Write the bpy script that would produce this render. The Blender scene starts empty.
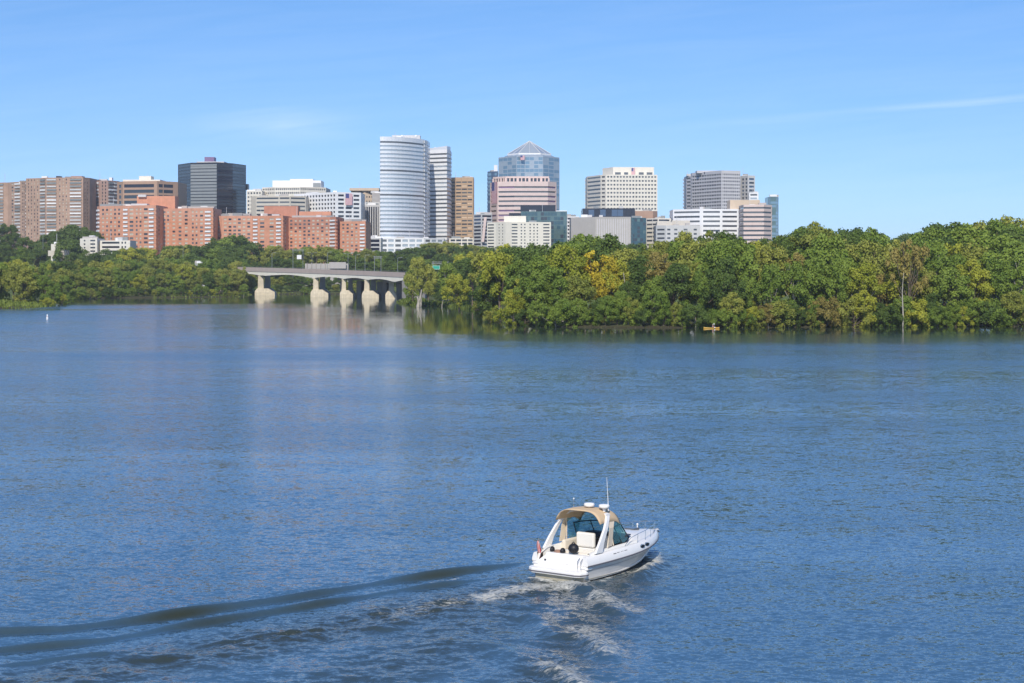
import bpy, math, random
import numpy as np
from mathutils import Vector, Matrix

SC = bpy.context.scene
COL = SC.collection
F = 1700.0          # focal length in pixels of the 1024 px frame
EYE = 16.0          # camera height above the river
HZ = 269.0          # horizon row

# ------------------------------------------------------------------ camera
cam_d = bpy.data.cameras.new("camera")
cam = bpy.data.objects.new("camera", cam_d)
COL.objects.link(cam)
cam.location = (0, 0, EYE)
cam.rotation_euler = (math.radians(90), 0, 0)
cam_d.sensor_width = 36.0
cam_d.lens = 36.0 * F / 1024.0
cam_d.shift_y = -(341.5 - HZ) / 1024.0
cam_d.clip_start = 0.5
cam_d.clip_end = 20000
SC.camera = cam
SC.render.resolution_x = 1024
SC.render.resolution_y = 683

# ------------------------------------------------------------------ sky, sun
SUN_EL, SUN_ROT = math.radians(40), math.radians(186)
world = bpy.data.worlds.new("World")
SC.world = world
world.use_nodes = True
wt = world.node_tree
wt.nodes.clear()


def N(t, typ, **kw):
    n = t.nodes.new(typ)
    for k, v in kw.items():
        if hasattr(n, k):
            setattr(n, k, v)
        else:
            n.inputs[k].default_value = v
    return n


def Lk(t, a, b):
    t.links.new(a, b)


def math_n(t, op, a, b=None, clamp=False):
    n = t.nodes.new('ShaderNodeMath')
    n.operation = op
    n.use_clamp = clamp
    for i, v in enumerate((a, b)):
        if v is None:
            continue
        if isinstance(v, (int, float)):
            n.inputs[i].default_value = v
        else:
            t.links.new(v, n.inputs[i])
    return n.outputs[0]


sky = N(wt, 'ShaderNodeTexSky', sky_type='NISHITA', sun_disc=False, sun_elevation=SUN_EL,
        sun_rotation=SUN_ROT, altitude=0.0, air_density=1.0, dust_density=0.25, ozone_density=3.0)
hsv = N(wt, 'ShaderNodeHueSaturation')
hsv.inputs['Saturation'].default_value = 1.3
tint = N(wt, 'ShaderNodeMixRGB', blend_type='MULTIPLY')
tint.inputs[0].default_value = 1.0
tint.inputs[2].default_value = (1.06, 1.0, 1.06, 1)
Lk(wt, sky.outputs[0], tint.inputs[1])
Lk(wt, tint.outputs[0], hsv.inputs['Color'])
tc = N(wt, 'ShaderNodeTexCoord')
sv = N(wt, 'ShaderNodeVectorMath', operation='ADD')
sv.inputs[1].default_value = (0, 0, 0.075)
sv2 = N(wt, 'ShaderNodeVectorMath', operation='NORMALIZE')
Lk(wt, tc.outputs['Generated'], sv.inputs[0])
Lk(wt, sv.outputs[0], sv2.inputs[0])
Lk(wt, sv2.outputs[0], sky.inputs['Vector'])
sep = N(wt, 'ShaderNodeSeparateXYZ')
Lk(wt, tc.outputs['Generated'], sep.inputs[0])
ysafe = math_n(wt, 'MAXIMUM', sep.outputs[1], 0.05)
az = math_n(wt, 'DIVIDE', sep.outputs[0], ysafe)
el = math_n(wt, 'DIVIDE', sep.outputs[2], ysafe)
cmb = N(wt, 'ShaderNodeCombineXYZ')
tilt = math_n(wt, 'SUBTRACT', el, math_n(wt, 'MULTIPLY', az, 0.085))
Lk(wt, math_n(wt, 'MULTIPLY', az, 5.0), cmb.inputs[0])
Lk(wt, math_n(wt, 'MULTIPLY', tilt, 60.0), cmb.inputs[1])
cn = N(wt, 'ShaderNodeTexNoise', Scale=1.6, Detail=7.0, Roughness=0.6, Distortion=0.6)
Lk(wt, cmb.outputs[0], cn.inputs['Vector'])
# long thin streak of cirrus on the right, a fainter patch on the left
dn = math_n(wt, 'MULTIPLY', math_n(wt, 'SUBTRACT', cn.outputs[0], 0.5), 0.0035)
ds = math_n(wt, 'ABSOLUTE', math_n(wt, 'ADD', math_n(wt, 'SUBTRACT', tilt, 0.0752), dn))
s1 = math_n(wt, 'SUBTRACT', 1.0, math_n(wt, 'DIVIDE', ds, 0.0028), True)
gate = math_n(wt, 'MULTIPLY', math_n(wt, 'SUBTRACT', az, 0.06), 5.0, True)
s1 = math_n(wt, 'MULTIPLY', s1, gate)
dd = math_n(wt, 'ABSOLUTE', math_n(wt, 'SUBTRACT', el, 0.084))
s2 = math_n(wt, 'SUBTRACT', 1.0, math_n(wt, 'DIVIDE', dd, 0.013), True)
g2 = math_n(wt, 'SUBTRACT', 1.0, math_n(wt, 'MULTIPLY', math_n(wt, 'ABSOLUTE', math_n(wt, 'ADD', az, 0.135)), 18.0), True)
s2 = math_n(wt, 'MULTIPLY', s2, g2)
wisp = math_n(wt, 'MULTIPLY', math_n(wt, 'SUBTRACT', cn.outputs[0], 0.26, True), 1.5, True)
tot = math_n(wt, 'ADD', math_n(wt, 'MULTIPLY', s1, 0.10), math_n(wt, 'MULTIPLY', s2, 0.22))
tot = math_n(wt, 'ADD', math_n(wt, 'MULTIPLY', math_n(wt, 'ADD', tot, 0.05), wisp), math_n(wt, 'MULTIPLY', s1, 0.05))
tot = math_n(wt, 'MULTIPLY', tot, 1.6, True)
mx = N(wt, 'ShaderNodeMixRGB')
mx.inputs[2].default_value = (8.2, 8.8, 9.6, 1)
Lk(wt, tot, mx.inputs[0])
Lk(wt, hsv.outputs[0], mx.inputs[1])
bg = N(wt, 'ShaderNodeBackground')
bg.inputs['Strength'].default_value = 0.14
Lk(wt, mx.outputs[0], bg.inputs['Color'])
wo = N(wt, 'ShaderNodeOutputWorld')
Lk(wt, bg.outputs[0], wo.inputs[0])

sun_d = bpy.data.lights.new("sun", 'SUN')
sun = bpy.data.objects.new("sun", sun_d)
COL.objects.link(sun)
sun_d.energy = 4.1
sun_d.angle = math.radians(0.53)
sun_d.color = (1.0, 0.94, 0.84)
sd = Vector((math.sin(SUN_ROT) * math.cos(SUN_EL), math.cos(SUN_ROT) * math.cos(SUN_EL), math.sin(SUN_EL)))
sun.rotation_euler = sd.to_track_quat('Z', 'Y').to_euler()

HAZE_DENSITY = 0.00007
SC.view_settings.view_transform = 'Standard'
SC.view_settings.look = 'None'
SC.view_settings.exposure = 0.0
SC.view_settings.gamma = 1.0
SC.view_settings.use_curve_mapping = False

R = random.Random(7)
NR = np.random.default_rng(11)


# ------------------------------------------------------------------ helpers
def X(px, Y):
    return (px - 512.0) / F * Y


def Zr(row, Y):
    return EYE - (row - HZ) / F * Y


def W(px, row, z=0.0):
    """where the sight line of a measured point meets height z"""
    Y = (EYE - z) * F / (row - HZ)
    return (X(px, Y), Y)


def tag(o, label=None, cat=None, group=None, kind=None):
    if label: o['label'] = label
    if cat: o['category'] = cat
    if group: o['group'] = group
    if kind: o['kind'] = kind
    return o


def empty(name, loc=(0, 0, 0), rz=0.0):
    o = bpy.data.objects.new(name, None)
    o.location = loc
    o.rotation_euler = (0, 0, rz)
    o.empty_display_size = 1.0
    COL.objects.link(o)
    return o


def link_mesh(name, me, parent=None, loc=None):
    o = bpy.data.objects.new(name, me)
    COL.objects.link(o)
    if parent is not None: o.parent = parent
    if loc is not None: o.location = loc
    return o


class MB:
    """collects shapes, then links them as one mesh object"""

    def __init__(self):
        self.v, self.f, self.m = [], [], []
        self.mi = 0

    def add(self, vs, fs):
        b = len(self.v)
        self.v.extend([tuple(p) for p in vs])
        self.f.extend([tuple(i + b for i in f) for f in fs])
        self.m.extend([self.mi] * len(fs))
        return self

    def box(self, x0, x1, y0, y1, z0, z1):
        return self.add([(x0, y0, z0), (x1, y0, z0), (x1, y1, z0), (x0, y1, z0), (x0, y0, z1), (x1, y0, z1), (x1, y1, z1), (x0, y1, z1)],
                        [(0, 3, 2, 1), (4, 5, 6, 7), (0, 1, 5, 4), (1, 2, 6, 5), (2, 3, 7, 6), (3, 0, 4, 7)])

    def prism(self, poly, z0, z1):
        n = len(poly)
        return self.add([(p[0], p[1], z0) for p in poly] + [(p[0], p[1], z1) for p in poly],
                        [tuple(range(n - 1, -1, -1)), tuple(range(n, 2 * n))] + [(i, (i + 1) % n, n + (i + 1) % n, n + i) for i in range(n)])

    def slab(self, a, b, nrm, d0, d1, z0, z1):
        """box along the line a-b, from offset -d0 (inside) to d1 (outside) along nrm"""
        q = [(a[0] + nrm[0] * d1, a[1] + nrm[1] * d1), (b[0] + nrm[0] * d1, b[1] + nrm[1] * d1),
             (b[0] - nrm[0] * d0, b[1] - nrm[1] * d0), (a[0] - nrm[0] * d0, a[1] - nrm[1] * d0)]
        return self.prism(q, z0, z1)

    def tube(self, pts, r, n=8, cap=True):
        pts = [Vector(p) for p in pts]
        rs = r if isinstance(r, (list, tuple)) else [r] * len(pts)
        vs, fs = [], []
        up = Vector((0, 0, 1))
        for i, p in enumerate(pts):
            d = (pts[min(i + 1, len(pts) - 1)] - pts[max(i - 1, 0)]).normalized()
            a = d.cross(up)
            if a.length < 1e-3: a = d.cross(Vector((1, 0, 0)))
            a.normalize()
            b = a.cross(d).normalized()
            for k in range(n):
                t = 2 * math.pi * k / n
                vs.append(p + (a * math.cos(t) + b * math.sin(t)) * rs[i])
        for i in range(len(pts) - 1):
            for k in range(n):
                fs.append((i * n + k, i * n + (k + 1) % n, (i + 1) * n + (k + 1) % n, (i + 1) * n + k))
        if cap:
            fs.append(tuple(range(n - 1, -1, -1)))
            fs.append(tuple((len(pts) - 1) * n + k for k in range(n)))
        return self.add(vs, fs)

    def ball(self, c, r, nu=12, nv=8):
        rx, ry, rz = r if isinstance(r, (tuple, list)) else (r, r, r)
        vs, fs = [(c[0], c[1], c[2] - rz)], []
        for j in range(1, nv):
            ph = -math.pi / 2 + math.pi * j / nv
            for i in range(nu):
                th = 2 * math.pi * i / nu
                vs.append((c[0] + rx * math.cos(ph) * math.cos(th), c[1] + ry * math.cos(ph) * math.sin(th), c[2] + rz * math.sin(ph)))
        vs.append((c[0], c[1], c[2] + rz))
        for i in range(nu):
            fs.append((0, 1 + (i + 1) % nu, 1 + i))
            fs.append((len(vs) - 1, 1 + (nv - 2) * nu + i, 1 + (nv - 2) * nu + (i + 1) % nu))
        for j in range(nv - 2):
            for i in range(nu):
                a = 1 + j * nu
                fs.append((a + i, a + (i + 1) % nu, a + nu + (i + 1) % nu, a + nu + i))
        return self.add(vs, fs)

    def loft(self, rings, closed=False, cap=False):
        n = len(rings[0])
        vs = [p for r_ in rings for p in r_]
        fs = []
        for i in range(len(rings) - 1):
            for k in range(n if closed else n - 1):
                fs.append((i * n + k, i * n + (k + 1) % n, (i + 1) * n + (k + 1) % n, (i + 1) * n + k))
        if cap:
            fs.append(tuple(range(n - 1, -1, -1)))
            fs.append(tuple((len(rings) - 1) * n + k for k in range(n)))
        return self.add(vs, fs)

    def build(self, name, mats, parent=None, smooth=False, bevel=0.0, loc=None, thick=0.0):
        me = bpy.data.meshes.new(name)
        me.from_pydata(self.v, [], self.f)
        if not isinstance(mats, (list, tuple)): mats = [mats]
        for m in mats: me.materials.append(m)
        me.polygons.foreach_set('material_index', self.m)
        if smooth: me.polygons.foreach_set('use_smooth', [True] * len(self.f))
        me.update()
        o = link_mesh(name, me, parent, loc)
        if thick:
            s = o.modifiers.new('solid', 'SOLIDIFY'); s.thickness = thick; s.offset = 0
        if bevel:
            b = o.modifiers.new('bevel', 'BEVEL'); b.width = bevel; b.segments = 2; b.limit_method = 'ANGLE'
        return o


# ------------------------------------------------------------------ materials
def mat(name, col, rough=0.7, var=0.12, scale=0.25, spec=0.4, metal=0.0, rnd=0.0, streak=0.0, bump=0.0):
    m = bpy.data.materials.new(name)
    m.use_nodes = True
    t = m.node_tree
    b = t.nodes['Principled BSDF']
    b.inputs['Roughness'].default_value = rough
    b.inputs['Metallic'].default_value = metal
    b.inputs['Specular IOR Level'].default_value = spec
    co = N(t, 'ShaderNodeTexCoord')
    n1 = N(t, 'ShaderNodeTexNoise', Scale=scale, Detail=6.0, Roughness=0.6)
    Lk(t, co.outputs['Object'], n1.inputs['Vector'])
    fac = math_n(t, 'ADD', math_n(t, 'MULTIPLY', math_n(t, 'SUBTRACT', n1.outputs[0], 0.5), 2.2 * var), 1.0)
    if streak:
        mp = N(t, 'ShaderNodeMapping')
        mp.inputs['Scale'].default_value = (1.2, 1.2, 0.06)
        Lk(t, co.outputs['Object'], mp.inputs[0])
        n2 = N(t, 'ShaderNodeTexNoise', Scale=1.0, Detail=4.0, Roughness=0.6)
        Lk(t, mp.outputs[0], n2.inputs['Vector'])
        fac = math_n(t, 'ADD', fac, math_n(t, 'MULTIPLY', math_n(t, 'SUBTRACT', n2.outputs[0], 0.5), 2 * streak))
    if rnd:
        oi = N(t, 'ShaderNodeObjectInfo')
        fac = math_n(t, 'ADD', fac, math_n(t, 'MULTIPLY', math_n(t, 'SUBTRACT', oi.outputs['Random'], 0.5), 2 * rnd))
    vm = N(t, 'ShaderNodeVectorMath', operation='SCALE')
    vm.inputs[0].default_value = col[:3]
    Lk(t, fac, vm.inputs['Scale'])
    Lk(t, vm.outputs[0], b.inputs['Base Color'])
    if bump:
        bp = N(t, 'ShaderNodeBump', Strength=bump, Distance=0.05)
        n3 = N(t, 'ShaderNodeTexNoise', Scale=6.0, Detail=4.0)
        Lk(t, co.outputs['Object'], n3.inputs['Vector'])
        Lk(t, n3.outputs[0], bp.inputs['Height'])
        Lk(t, bp.outputs[0], b.inputs['Normal'])
    return m


M = {}


def mk(k, *a, **kw):
    M[k] = mat(k, *a, **kw)


mk('brown_brick', (0.42, 0.275, 0.20), var=.4, scale=.12, streak=.15, rnd=.06)
mk('brown_brick_dull', (0.36, 0.24, 0.20), streak=.06)
mk('tan_brick', (0.42, 0.27, 0.19), streak=.05)
mk('salmon_brick', (0.57, 0.265, 0.16), var=.3, streak=.1)
mk('salmon_pale', (0.57, 0.29, 0.19), var=.3, streak=.1)
mk('red_brick', (0.46, 0.21, 0.135), var=.3, streak=.1)
mk('red_dark', (0.40, 0.13, 0.11), streak=.05)
mk('white_panel', (0.78, 0.77, 0.76), rough=.5, streak=.04)
mk('metal_panel', (0.76, 0.77, 0.79), rough=.33, metal=.2, var=.1, streak=.03)
mk('cream', (0.73, 0.68, 0.58), streak=.05)
mk('beige', (0.55, 0.50, 0.42), streak=.05)
mk('pink_stone', (0.66, 0.52, 0.47), streak=.04)
mk('tan_stone', (0.46, 0.32, 0.20), streak=.05)
mk('tan_pale', (0.60, 0.47, 0.34), streak=.05)
mk('grey_panel', (0.54, 0.52, 0.53), streak=.05)
mk('grey_stone', (0.42, 0.39, 0.36), streak=.07)
mk('grey_light', (0.55, 0.54, 0.53), streak=.05)
mk('dark_panel', (0.045, 0.045, 0.055), rough=.35)
mk('black_metal', (0.03, 0.03, 0.045), rough=.3)
mk('slate_metal', (0.25, 0.265, 0.265), rough=.4, streak=.04)
mk('glass_dark', (0.035, 0.045, 0.06), rough=.12, var=.3, spec=.7)
mk('glass_mid', (0.11, 0.12, 0.13), rough=.15, var=.3, spec=.7)
mk('glass_pale', (0.50, 0.47, 0.38), rough=.4, var=.2)
mk('glass_black', (0.016, 0.018, 0.032), rough=.1, var=.3, spec=.5)
mk('glass_slate', (0.09, 0.10, 0.10), rough=.15, var=.2, spec=.6)
mk('glass_blue', (0.20, 0.31, 0.39), rough=.12, var=.2, spec=.8, metal=.35)
mk('glass_navy', (0.05, 0.09, 0.16), rough=.12, var=.2, spec=.8)
mk('glass_teal', (0.035, 0.09, 0.115), rough=.12, var=.4, spec=.7)
mk('glass_green', (0.10, 0.17, 0.17), rough=.12, var=.3, spec=.8, metal=.2)
mk('glass_silver', (0.40, 0.45, 0.49), rough=.2, var=.15, spec=.7, metal=.25)
mk('purple_panel', (0.20, 0.13, 0.24), rough=.5)
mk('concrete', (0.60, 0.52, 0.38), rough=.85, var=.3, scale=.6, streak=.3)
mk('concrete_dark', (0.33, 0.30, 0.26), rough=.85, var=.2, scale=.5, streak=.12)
mk('asphalt', (0.05, 0.05, 0.052), rough=.9)
mk('galvanised', (0.30, 0.31, 0.31), rough=.45, metal=.3)
mk('sign_green', (0.03, 0.36, 0.24), rough=.4)
mk('white_paint', (0.80, 0.79, 0.77), rough=.35, var=.04)
mk('bark', (0.16, 0.12, 0.085), rough=.9, var=.4, scale=.8)
mk('bark_pale', (0.40, 0.36, 0.29), rough=.85, var=.4, scale=.5)
mk('soil', (0.10, 0.085, 0.05), rough=.95)


def leaf_mat(name, col, col2):
    m = bpy.data.materials.new(name)
    m.use_nodes = True
    t = m.node_tree
    t.nodes.clear()
    oi = N(t, 'ShaderNodeObjectInfo')
    co = N(t, 'ShaderNodeTexCoord')
    n1 = N(t, 'ShaderNodeTexNoise', Scale=0.35, Detail=3.0)
    Lk(t, co.outputs['Object'], n1.inputs['Vector'])
    n2 = N(t, 'ShaderNodeTexWhiteNoise')
    ge = N(t, 'ShaderNodeNewGeometry')
    Lk(t, ge.outputs['Random Per Island'], n2.inputs['Vector'])
    f1 = math_n(t, 'MULTIPLY', math_n(t, 'SUBTRACT', n1.outputs[0], 0.5), 2.4)
    f2 = math_n(t, 'MULTIPLY', math_n(t, 'SUBTRACT', oi.outputs['Random'], 0.5), 0.8)
    f3 = math_n(t, 'MULTIPLY', math_n(t, 'SUBTRACT', ge.outputs['Random Per Island'], 0.5), 0.5)
    f = math_n(t, 'ADD', math_n(t, 'ADD', math_n(t, 'ADD', f1, f2), f3), 0.5, True)
    mxx = N(t, 'ShaderNodeMixRGB')
    mxx.inputs[1].default_value = (*col, 1)
    mxx.inputs[2].default_value = (*col2, 1)
    Lk(t, f, mxx.inputs[0])
    d = N(t, 'ShaderNodeBsdfPrincipled')
    d.inputs['Roughness'].default_value = 0.6
    d.inputs['Specular IOR Level'].default_value = 0.25
    Lk(t, mxx.outputs[0], d.inputs['Base Color'])
    tr = N(t, 'ShaderNodeBsdfTranslucent')
    Lk(t, mxx.outputs[0], tr.inputs[0])
    ms = N(t, 'ShaderNodeMixShader')
    ms.inputs[0].default_value = 0.30
    Lk(t, d.outputs[0], ms.inputs[1])
    Lk(t, tr.outputs[0], ms.inputs[2])
    o = N(t, 'ShaderNodeOutputMaterial')
    Lk(t, ms.outputs[0], o.inputs[0])
    return m


LEAF = {
    'dark green': leaf_mat('leaf_dark', (0.083, 0.134, 0.024), (0.149, 0.215, 0.040)),
    'mid green': leaf_mat('leaf_mid', (0.147, 0.226, 0.030), (0.267, 0.347, 0.052)),
    'olive green': leaf_mat('leaf_olive', (0.206, 0.242, 0.040), (0.397, 0.404, 0.075)),
    'yellow-green': leaf_mat('leaf_yellowgreen', (0.273, 0.311, 0.029), (0.469, 0.467, 0.055)),
    'golden yellow': leaf_mat('leaf_gold', (0.443, 0.365, 0.028), (0.676, 0.536, 0.047)),
    'brownish green': leaf_mat('leaf_brown', (0.257, 0.212, 0.050), (0.378, 0.311, 0.083)),
}

# ------------------------------------------------------------------ river
def smooth(a, b, x):
    t = np.clip((x - a) / (b - a), 0, 1)
    return t * t * (3 - 2 * t)


def span(a, b, n):
    return list(np.linspace(a, b, n))


def grid_object(name, xs, ys, Z, m, smooth_shade=True):
    nx, ny = len(xs), len(ys)
    XX, YY = np.meshgrid(xs, ys)
    co = np.stack([XX, YY, Z], -1).reshape(-1, 3).astype(np.float32)
    i = np.arange(ny - 1)[:, None] * nx + np.arange(nx - 1)[None, :]
    q = np.stack([i, i + 1, i + nx + 1, i + nx], -1).reshape(-1, 4)
    me = bpy.data.meshes.new(name)
    me.vertices.add(len(co)); me.vertices.foreach_set('co', co.ravel())
    me.loops.add(q.size); me.loops.foreach_set('vertex_index', q.ravel().astype(np.int32))
    me.polygons.add(len(q))
    me.polygons.foreach_set('loop_start', np.arange(0, q.size, 4, dtype=np.int32))
    me.polygons.foreach_set('use_smooth', np.full(len(q), smooth_shade))
    me.update(calc_edges=True)
    me.materials.append(m)
    return link_mesh(name, me), me


def polyline(pts):
    return [W(*p) for p in pts]


def line_field(XX, YY, pts):
    """signed distance to a polyline and position 0..1 along it"""
    best = np.full(XX.shape, 1e9)
    sg = np.zeros(XX.shape)
    tt = np.zeros(XX.shape)
    seg = [math.dist(pts[i], pts[i + 1]) for i in range(len(pts) - 1)]
    tot, acc = sum(seg), 0.0
    for i in range(len(pts) - 1):
        ax, ay = pts[i]; bx, by = pts[i + 1]
        dx, dy = bx - ax, by - ay
        L2 = dx * dx + dy * dy
        u = ((XX - ax) * dx + (YY - ay) * dy) / L2
        uc = np.clip(u, 0, 1)
        d = np.hypot(XX - ax - uc * dx, YY - ay - uc * dy)
        s = np.sign((XX - ax) * dy - (YY - ay) * dx)
        k = d < best
        best = np.where(k, d, best)
        sg = np.where(k, s, sg)
        tt = np.where(k, (acc + uc * seg[i]) / tot, tt)
        acc += seg[i]
    return best * sg, tt


LEFT = [(-4000, 640), (-900, 650), W(-150, 309.6), W(0, 309.2), W(28, 308.6), W(44, 307.4), W(54, 305), W(60, 301.5), W(75, 299), W(120, 298),
        W(200, 297.4), W(238, 296.9), W(252, 294.6), (-140, 1076), (-95, 1082), (120, 1120), (4000, 1150), (4000, 9000), (-4000, 9000)]
ISLE = [W(400, 303.6), W(418, 306), W(445, 306.3), W(470, 309), W(478, 316), W(490, 321), W(510, 325), W(545, 327), W(620, 328),
        W(700, 328), W(850, 327.2), W(1024, 326.6), W(1150, 325), (420, 520), (700, 640), (700, 800), (200, 900), (0, 905), (-60, 880)]


def sdist(poly, x, y):
    d = np.full(x.shape, 1e9)
    ins = np.zeros(x.shape, bool)
    n = len(poly)
    for i in range(n):
        ax, ay = poly[i]; bx, by = poly[(i + 1) % n]
        dx, dy = bx - ax, by - ay
        u = np.clip(((x - ax) * dx + (y - ay) * dy) / (dx * dx + dy * dy), 0, 1)
        d = np.minimum(d, np.hypot(x - ax - u * dx, y - ay - u * dy))
        c = ((ay > y) != (by > y)) & (x < (bx - ax) * (y - ay) / ((by - ay) if by != ay else 1e-9) + ax)
        ins ^= c
    return np.where(ins, d, -d)


wx = span(-4000, -420, 14) + span(-400, -48, 36) + span(-36, 36, 560) + span(48, 400, 36) + span(430, 4000, 14)
wy = span(20, 60, 12) + span(62, 112, 420) + span(116, 1120, 110) + span(1150, 4000, 12)
WX, WY = np.meshgrid(wx, wy)
H = np.zeros(WX.shape)
foam_and_refl = np.zeros(WX.shape)
turb_and_shade = np.zeros(WX.shape)


def wave(pts, w, amp, dark=0.0, ends=0.4):
    global H
    d, t = line_field(WX, WY, polyline(pts))
    e = smooth(0, ends, t) * smooth(0, ends, 1 - t)
    if len(pts) > 7:      # a long ridge swells and sinks along its length
        e = smooth(0, .05, t) * smooth(0, .12, 1 - t) * (.70 + .42 * np.sin(t * 23 + 2 * len(pts)) * np.sin(t * 9 + 1))
        w = w * (.85 + .3 * (1 - t))
    q = d / w
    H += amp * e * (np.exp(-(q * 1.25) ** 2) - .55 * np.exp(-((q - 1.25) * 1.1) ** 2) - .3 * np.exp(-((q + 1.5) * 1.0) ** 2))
    if dark: turb_and_shade[:] = np.maximum(turb_and_shade, dark * e * np.exp(-((q - .7) / .9) ** 2))  # darkness of the tilted wave face, painted into the water colour


def spot(pts, w, field, v, ends=0.2):
    d, t = line_field(WX, WY, polyline(pts))
    e = smooth(0, ends, t) * smooth(0, ends, 1 - t) if ends else 1.0
    field[:] = np.maximum(field, v * e * np.exp(-(d / w) ** 2))


# diverging waves on the far side of the wake, one behind another
for pts, w, a, dk_ in (
        ([(-200, 643), (0, 631), (60, 629), (150, 618), (215, 608), (281, 599), (340, 589), (395, 580), (460, 571), (535, 561)], 1.0, .36, .95),
        ([(-200, 664), (0, 650), (100, 640), (165, 629), (230, 618), (300, 607), (352, 598), (410, 589), (500, 576)], .85, .29, .9),
        ([(-20, 668), (60, 658), (150, 650)], .7, .10, .2), ([(170, 650), (260, 637), (340, 628)], .6, .08, .2),
        # near side
        ([(640, 553), (652, 562), (642, 574), (612, 590)], .7, .22, .5),
        ([(540, 588), (572, 585), (598, 593), (616, 608)], .8, .26, .7),
        ([(585, 600), (610, 610), (645, 622)], .8, .14, .4),
        ([(552, 630), (575, 634), (598, 647), (620, 668)], .7, .24, .6),
        ([(515, 664), (545, 668), (572, 681), (595, 703)], .7, .22, .6),
        ([(500, 610), (535, 618), (562, 642)], .8, .14, .4), ([(465, 640), (500, 650), (522, 672)], .8, .10, .3)):
    k_ = .44 if pts[0][0] < 400 else .95
    wave(pts, w * k_, a * (.80 if k_ < .5 else 1.14), dk_)
# turbulence trail and its lumpy surface
wave_dark = turb_and_shade.copy()
turb_and_shade[:] = 0
spot([(560, 584), (480, 600), (400, 615), (280, 640), (120, 668), (-60, 700)], 3.2, turb_and_shade, 1.0, 0)
spot([(560, 584), (500, 605), (430, 650), (330, 690)], 3.4, turb_and_shade, .75, 0)
spot([(650, 560), (620, 585), (600, 610), (560, 650), (530, 690)], 2.0, turb_and_shade, .8, 0)


def vnoise(x, y, s, seed=0):
    r = np.random.default_rng(seed).random((128, 128))
    u, v = x / s, y / s
    i, j = np.floor(u).astype(int), np.floor(v).astype(int)
    fu, fv = u - i, v - j
    fu, fv = fu * fu * (3 - 2 * fu), fv * fv * (3 - 2 * fv)
    g = lambda a, b: r[a % 128, b % 128]
    return (g(i, j) * (1 - fu) * (1 - fv) + g(i + 1, j) * fu * (1 - fv) + g(i, j + 1) * (1 - fu) * fv + g(i + 1, j + 1) * fu * fv) - .5


near = smooth(-36, -34, WX) * smooth(36, 34, WX) * smooth(62, 64, WY) * smooth(112, 108, WY)
near = np.clip(near, 0, 1)
ca, sa = math.cos(.15), math.sin(.15)
U, V = WX * ca + WY * sa, -WX * sa + WY * ca
H += near * smooth(112, 80, WY) * (1 - .4 * wave_dark) * .6 * (.055 * vnoise(U, V * 1.9, 3.1, 1) + .035 * vnoise(U, V * 1.8, 1.3, 2) + .016 * vnoise(U, V * 1.6, .6, 3))
H += turb_and_shade * near * (.20 * vnoise(WX, WY, 1.5, 4) + .12 * vnoise(WX, WY, .7, 5) + .05 * vnoise(WX, WY, .4, 6))
# foam: stern wash, bow wash, broken crests, and white boat reflections painted on near waves
spot([(600, 585), (545, 586), (505, 591), (465, 601)], 1.5, foam_and_refl, .95, .15)
spot([(592, 583), (560, 582), (527, 578)], .5, foam_and_refl, 1.1, .05)
spot([(530, 590), (450, 602), (360, 622)], 1.9, foam_and_refl, .60)
spot([(440, 612), (330, 630), (200, 650)], 1.6, foam_and_refl, .44)
spot([(475, 577), (440, 581), (405, 588)], .30, foam_and_refl, .66)
spot([(652, 551), (657, 562), (642, 570), (622, 577)], .65, foam_and_refl, .95, .1)
spot([(642, 564), (612, 575), (590, 585)], .5, foam_and_refl, .75)
spot([(585, 592), (612, 602), (640, 616)], 1.5, foam_and_refl, .76)  # pale reflections of the boat, painted in from here on
spot([(550, 620), (580, 628), (602, 642), (622, 664)], 1.5, foam_and_refl, .76)
spot([(515, 656), (545, 662), (572, 677), (595, 698)], 1.3, foam_and_refl, .78)
spot([(540, 600), (570, 606), (610, 618)], 1.2, foam_and_refl, .48)
H += foam_and_refl * near * (.05 + .13 * vnoise(WX, WY, .45, 8) + .10 * vnoise(WX, WY, .22, 9)) * .9
H *= near
# the boat's hull displaces the waves: keep the surface low inside it
BO = Vector((2.46, 87.75, 0)); BH = math.radians(53)
lx = (WX - BO.x) * math.cos(BH) + (WY - BO.y) * math.sin(BH)
ly = -(WX - BO.x) * math.sin(BH) + (WY - BO.y) * math.cos(BH)
inside = smooth(-.5, .1, lx) * smooth(8.0, 6.6, lx) * smooth(1.9, 1.5, np.abs(ly))
H = H * (1 - inside) - .05 * inside

wm = bpy.data.materials.new('river_water')
wm.use_nodes = True
t = wm.node_tree
t.nodes.clear()
geo = N(t, 'ShaderNodeNewGeometry')
sp = N(t, 'ShaderNodeSeparateXYZ')
Lk(t, geo.outputs['Position'], sp.inputs[0])
af = N(t, 'ShaderNodeAttribute', attribute_name='foam_and_refl')
at_ = N(t, 'ShaderNodeAttribute', attribute_name='turb_and_shade')


def wnoise(sx, sy, detail=3.0, rot=0.12, rough=.55, dist=0.0):
    mp = N(t, 'ShaderNodeMapping')
    mp.inputs['Scale'].default_value = (sx, sy, 1)
    mp.inputs['Rotation'].default_value = (0, 0, rot)
    Lk(t, geo.outputs['Position'], mp.inputs[0])
    n = N(t, 'ShaderNodeTexNoise', Scale=1.0, Detail=detail, Roughness=rough, Distortion=dist)
    Lk(t, mp.outputs[0], n.inputs['Vector'])
    return n.outputs[0]


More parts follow.
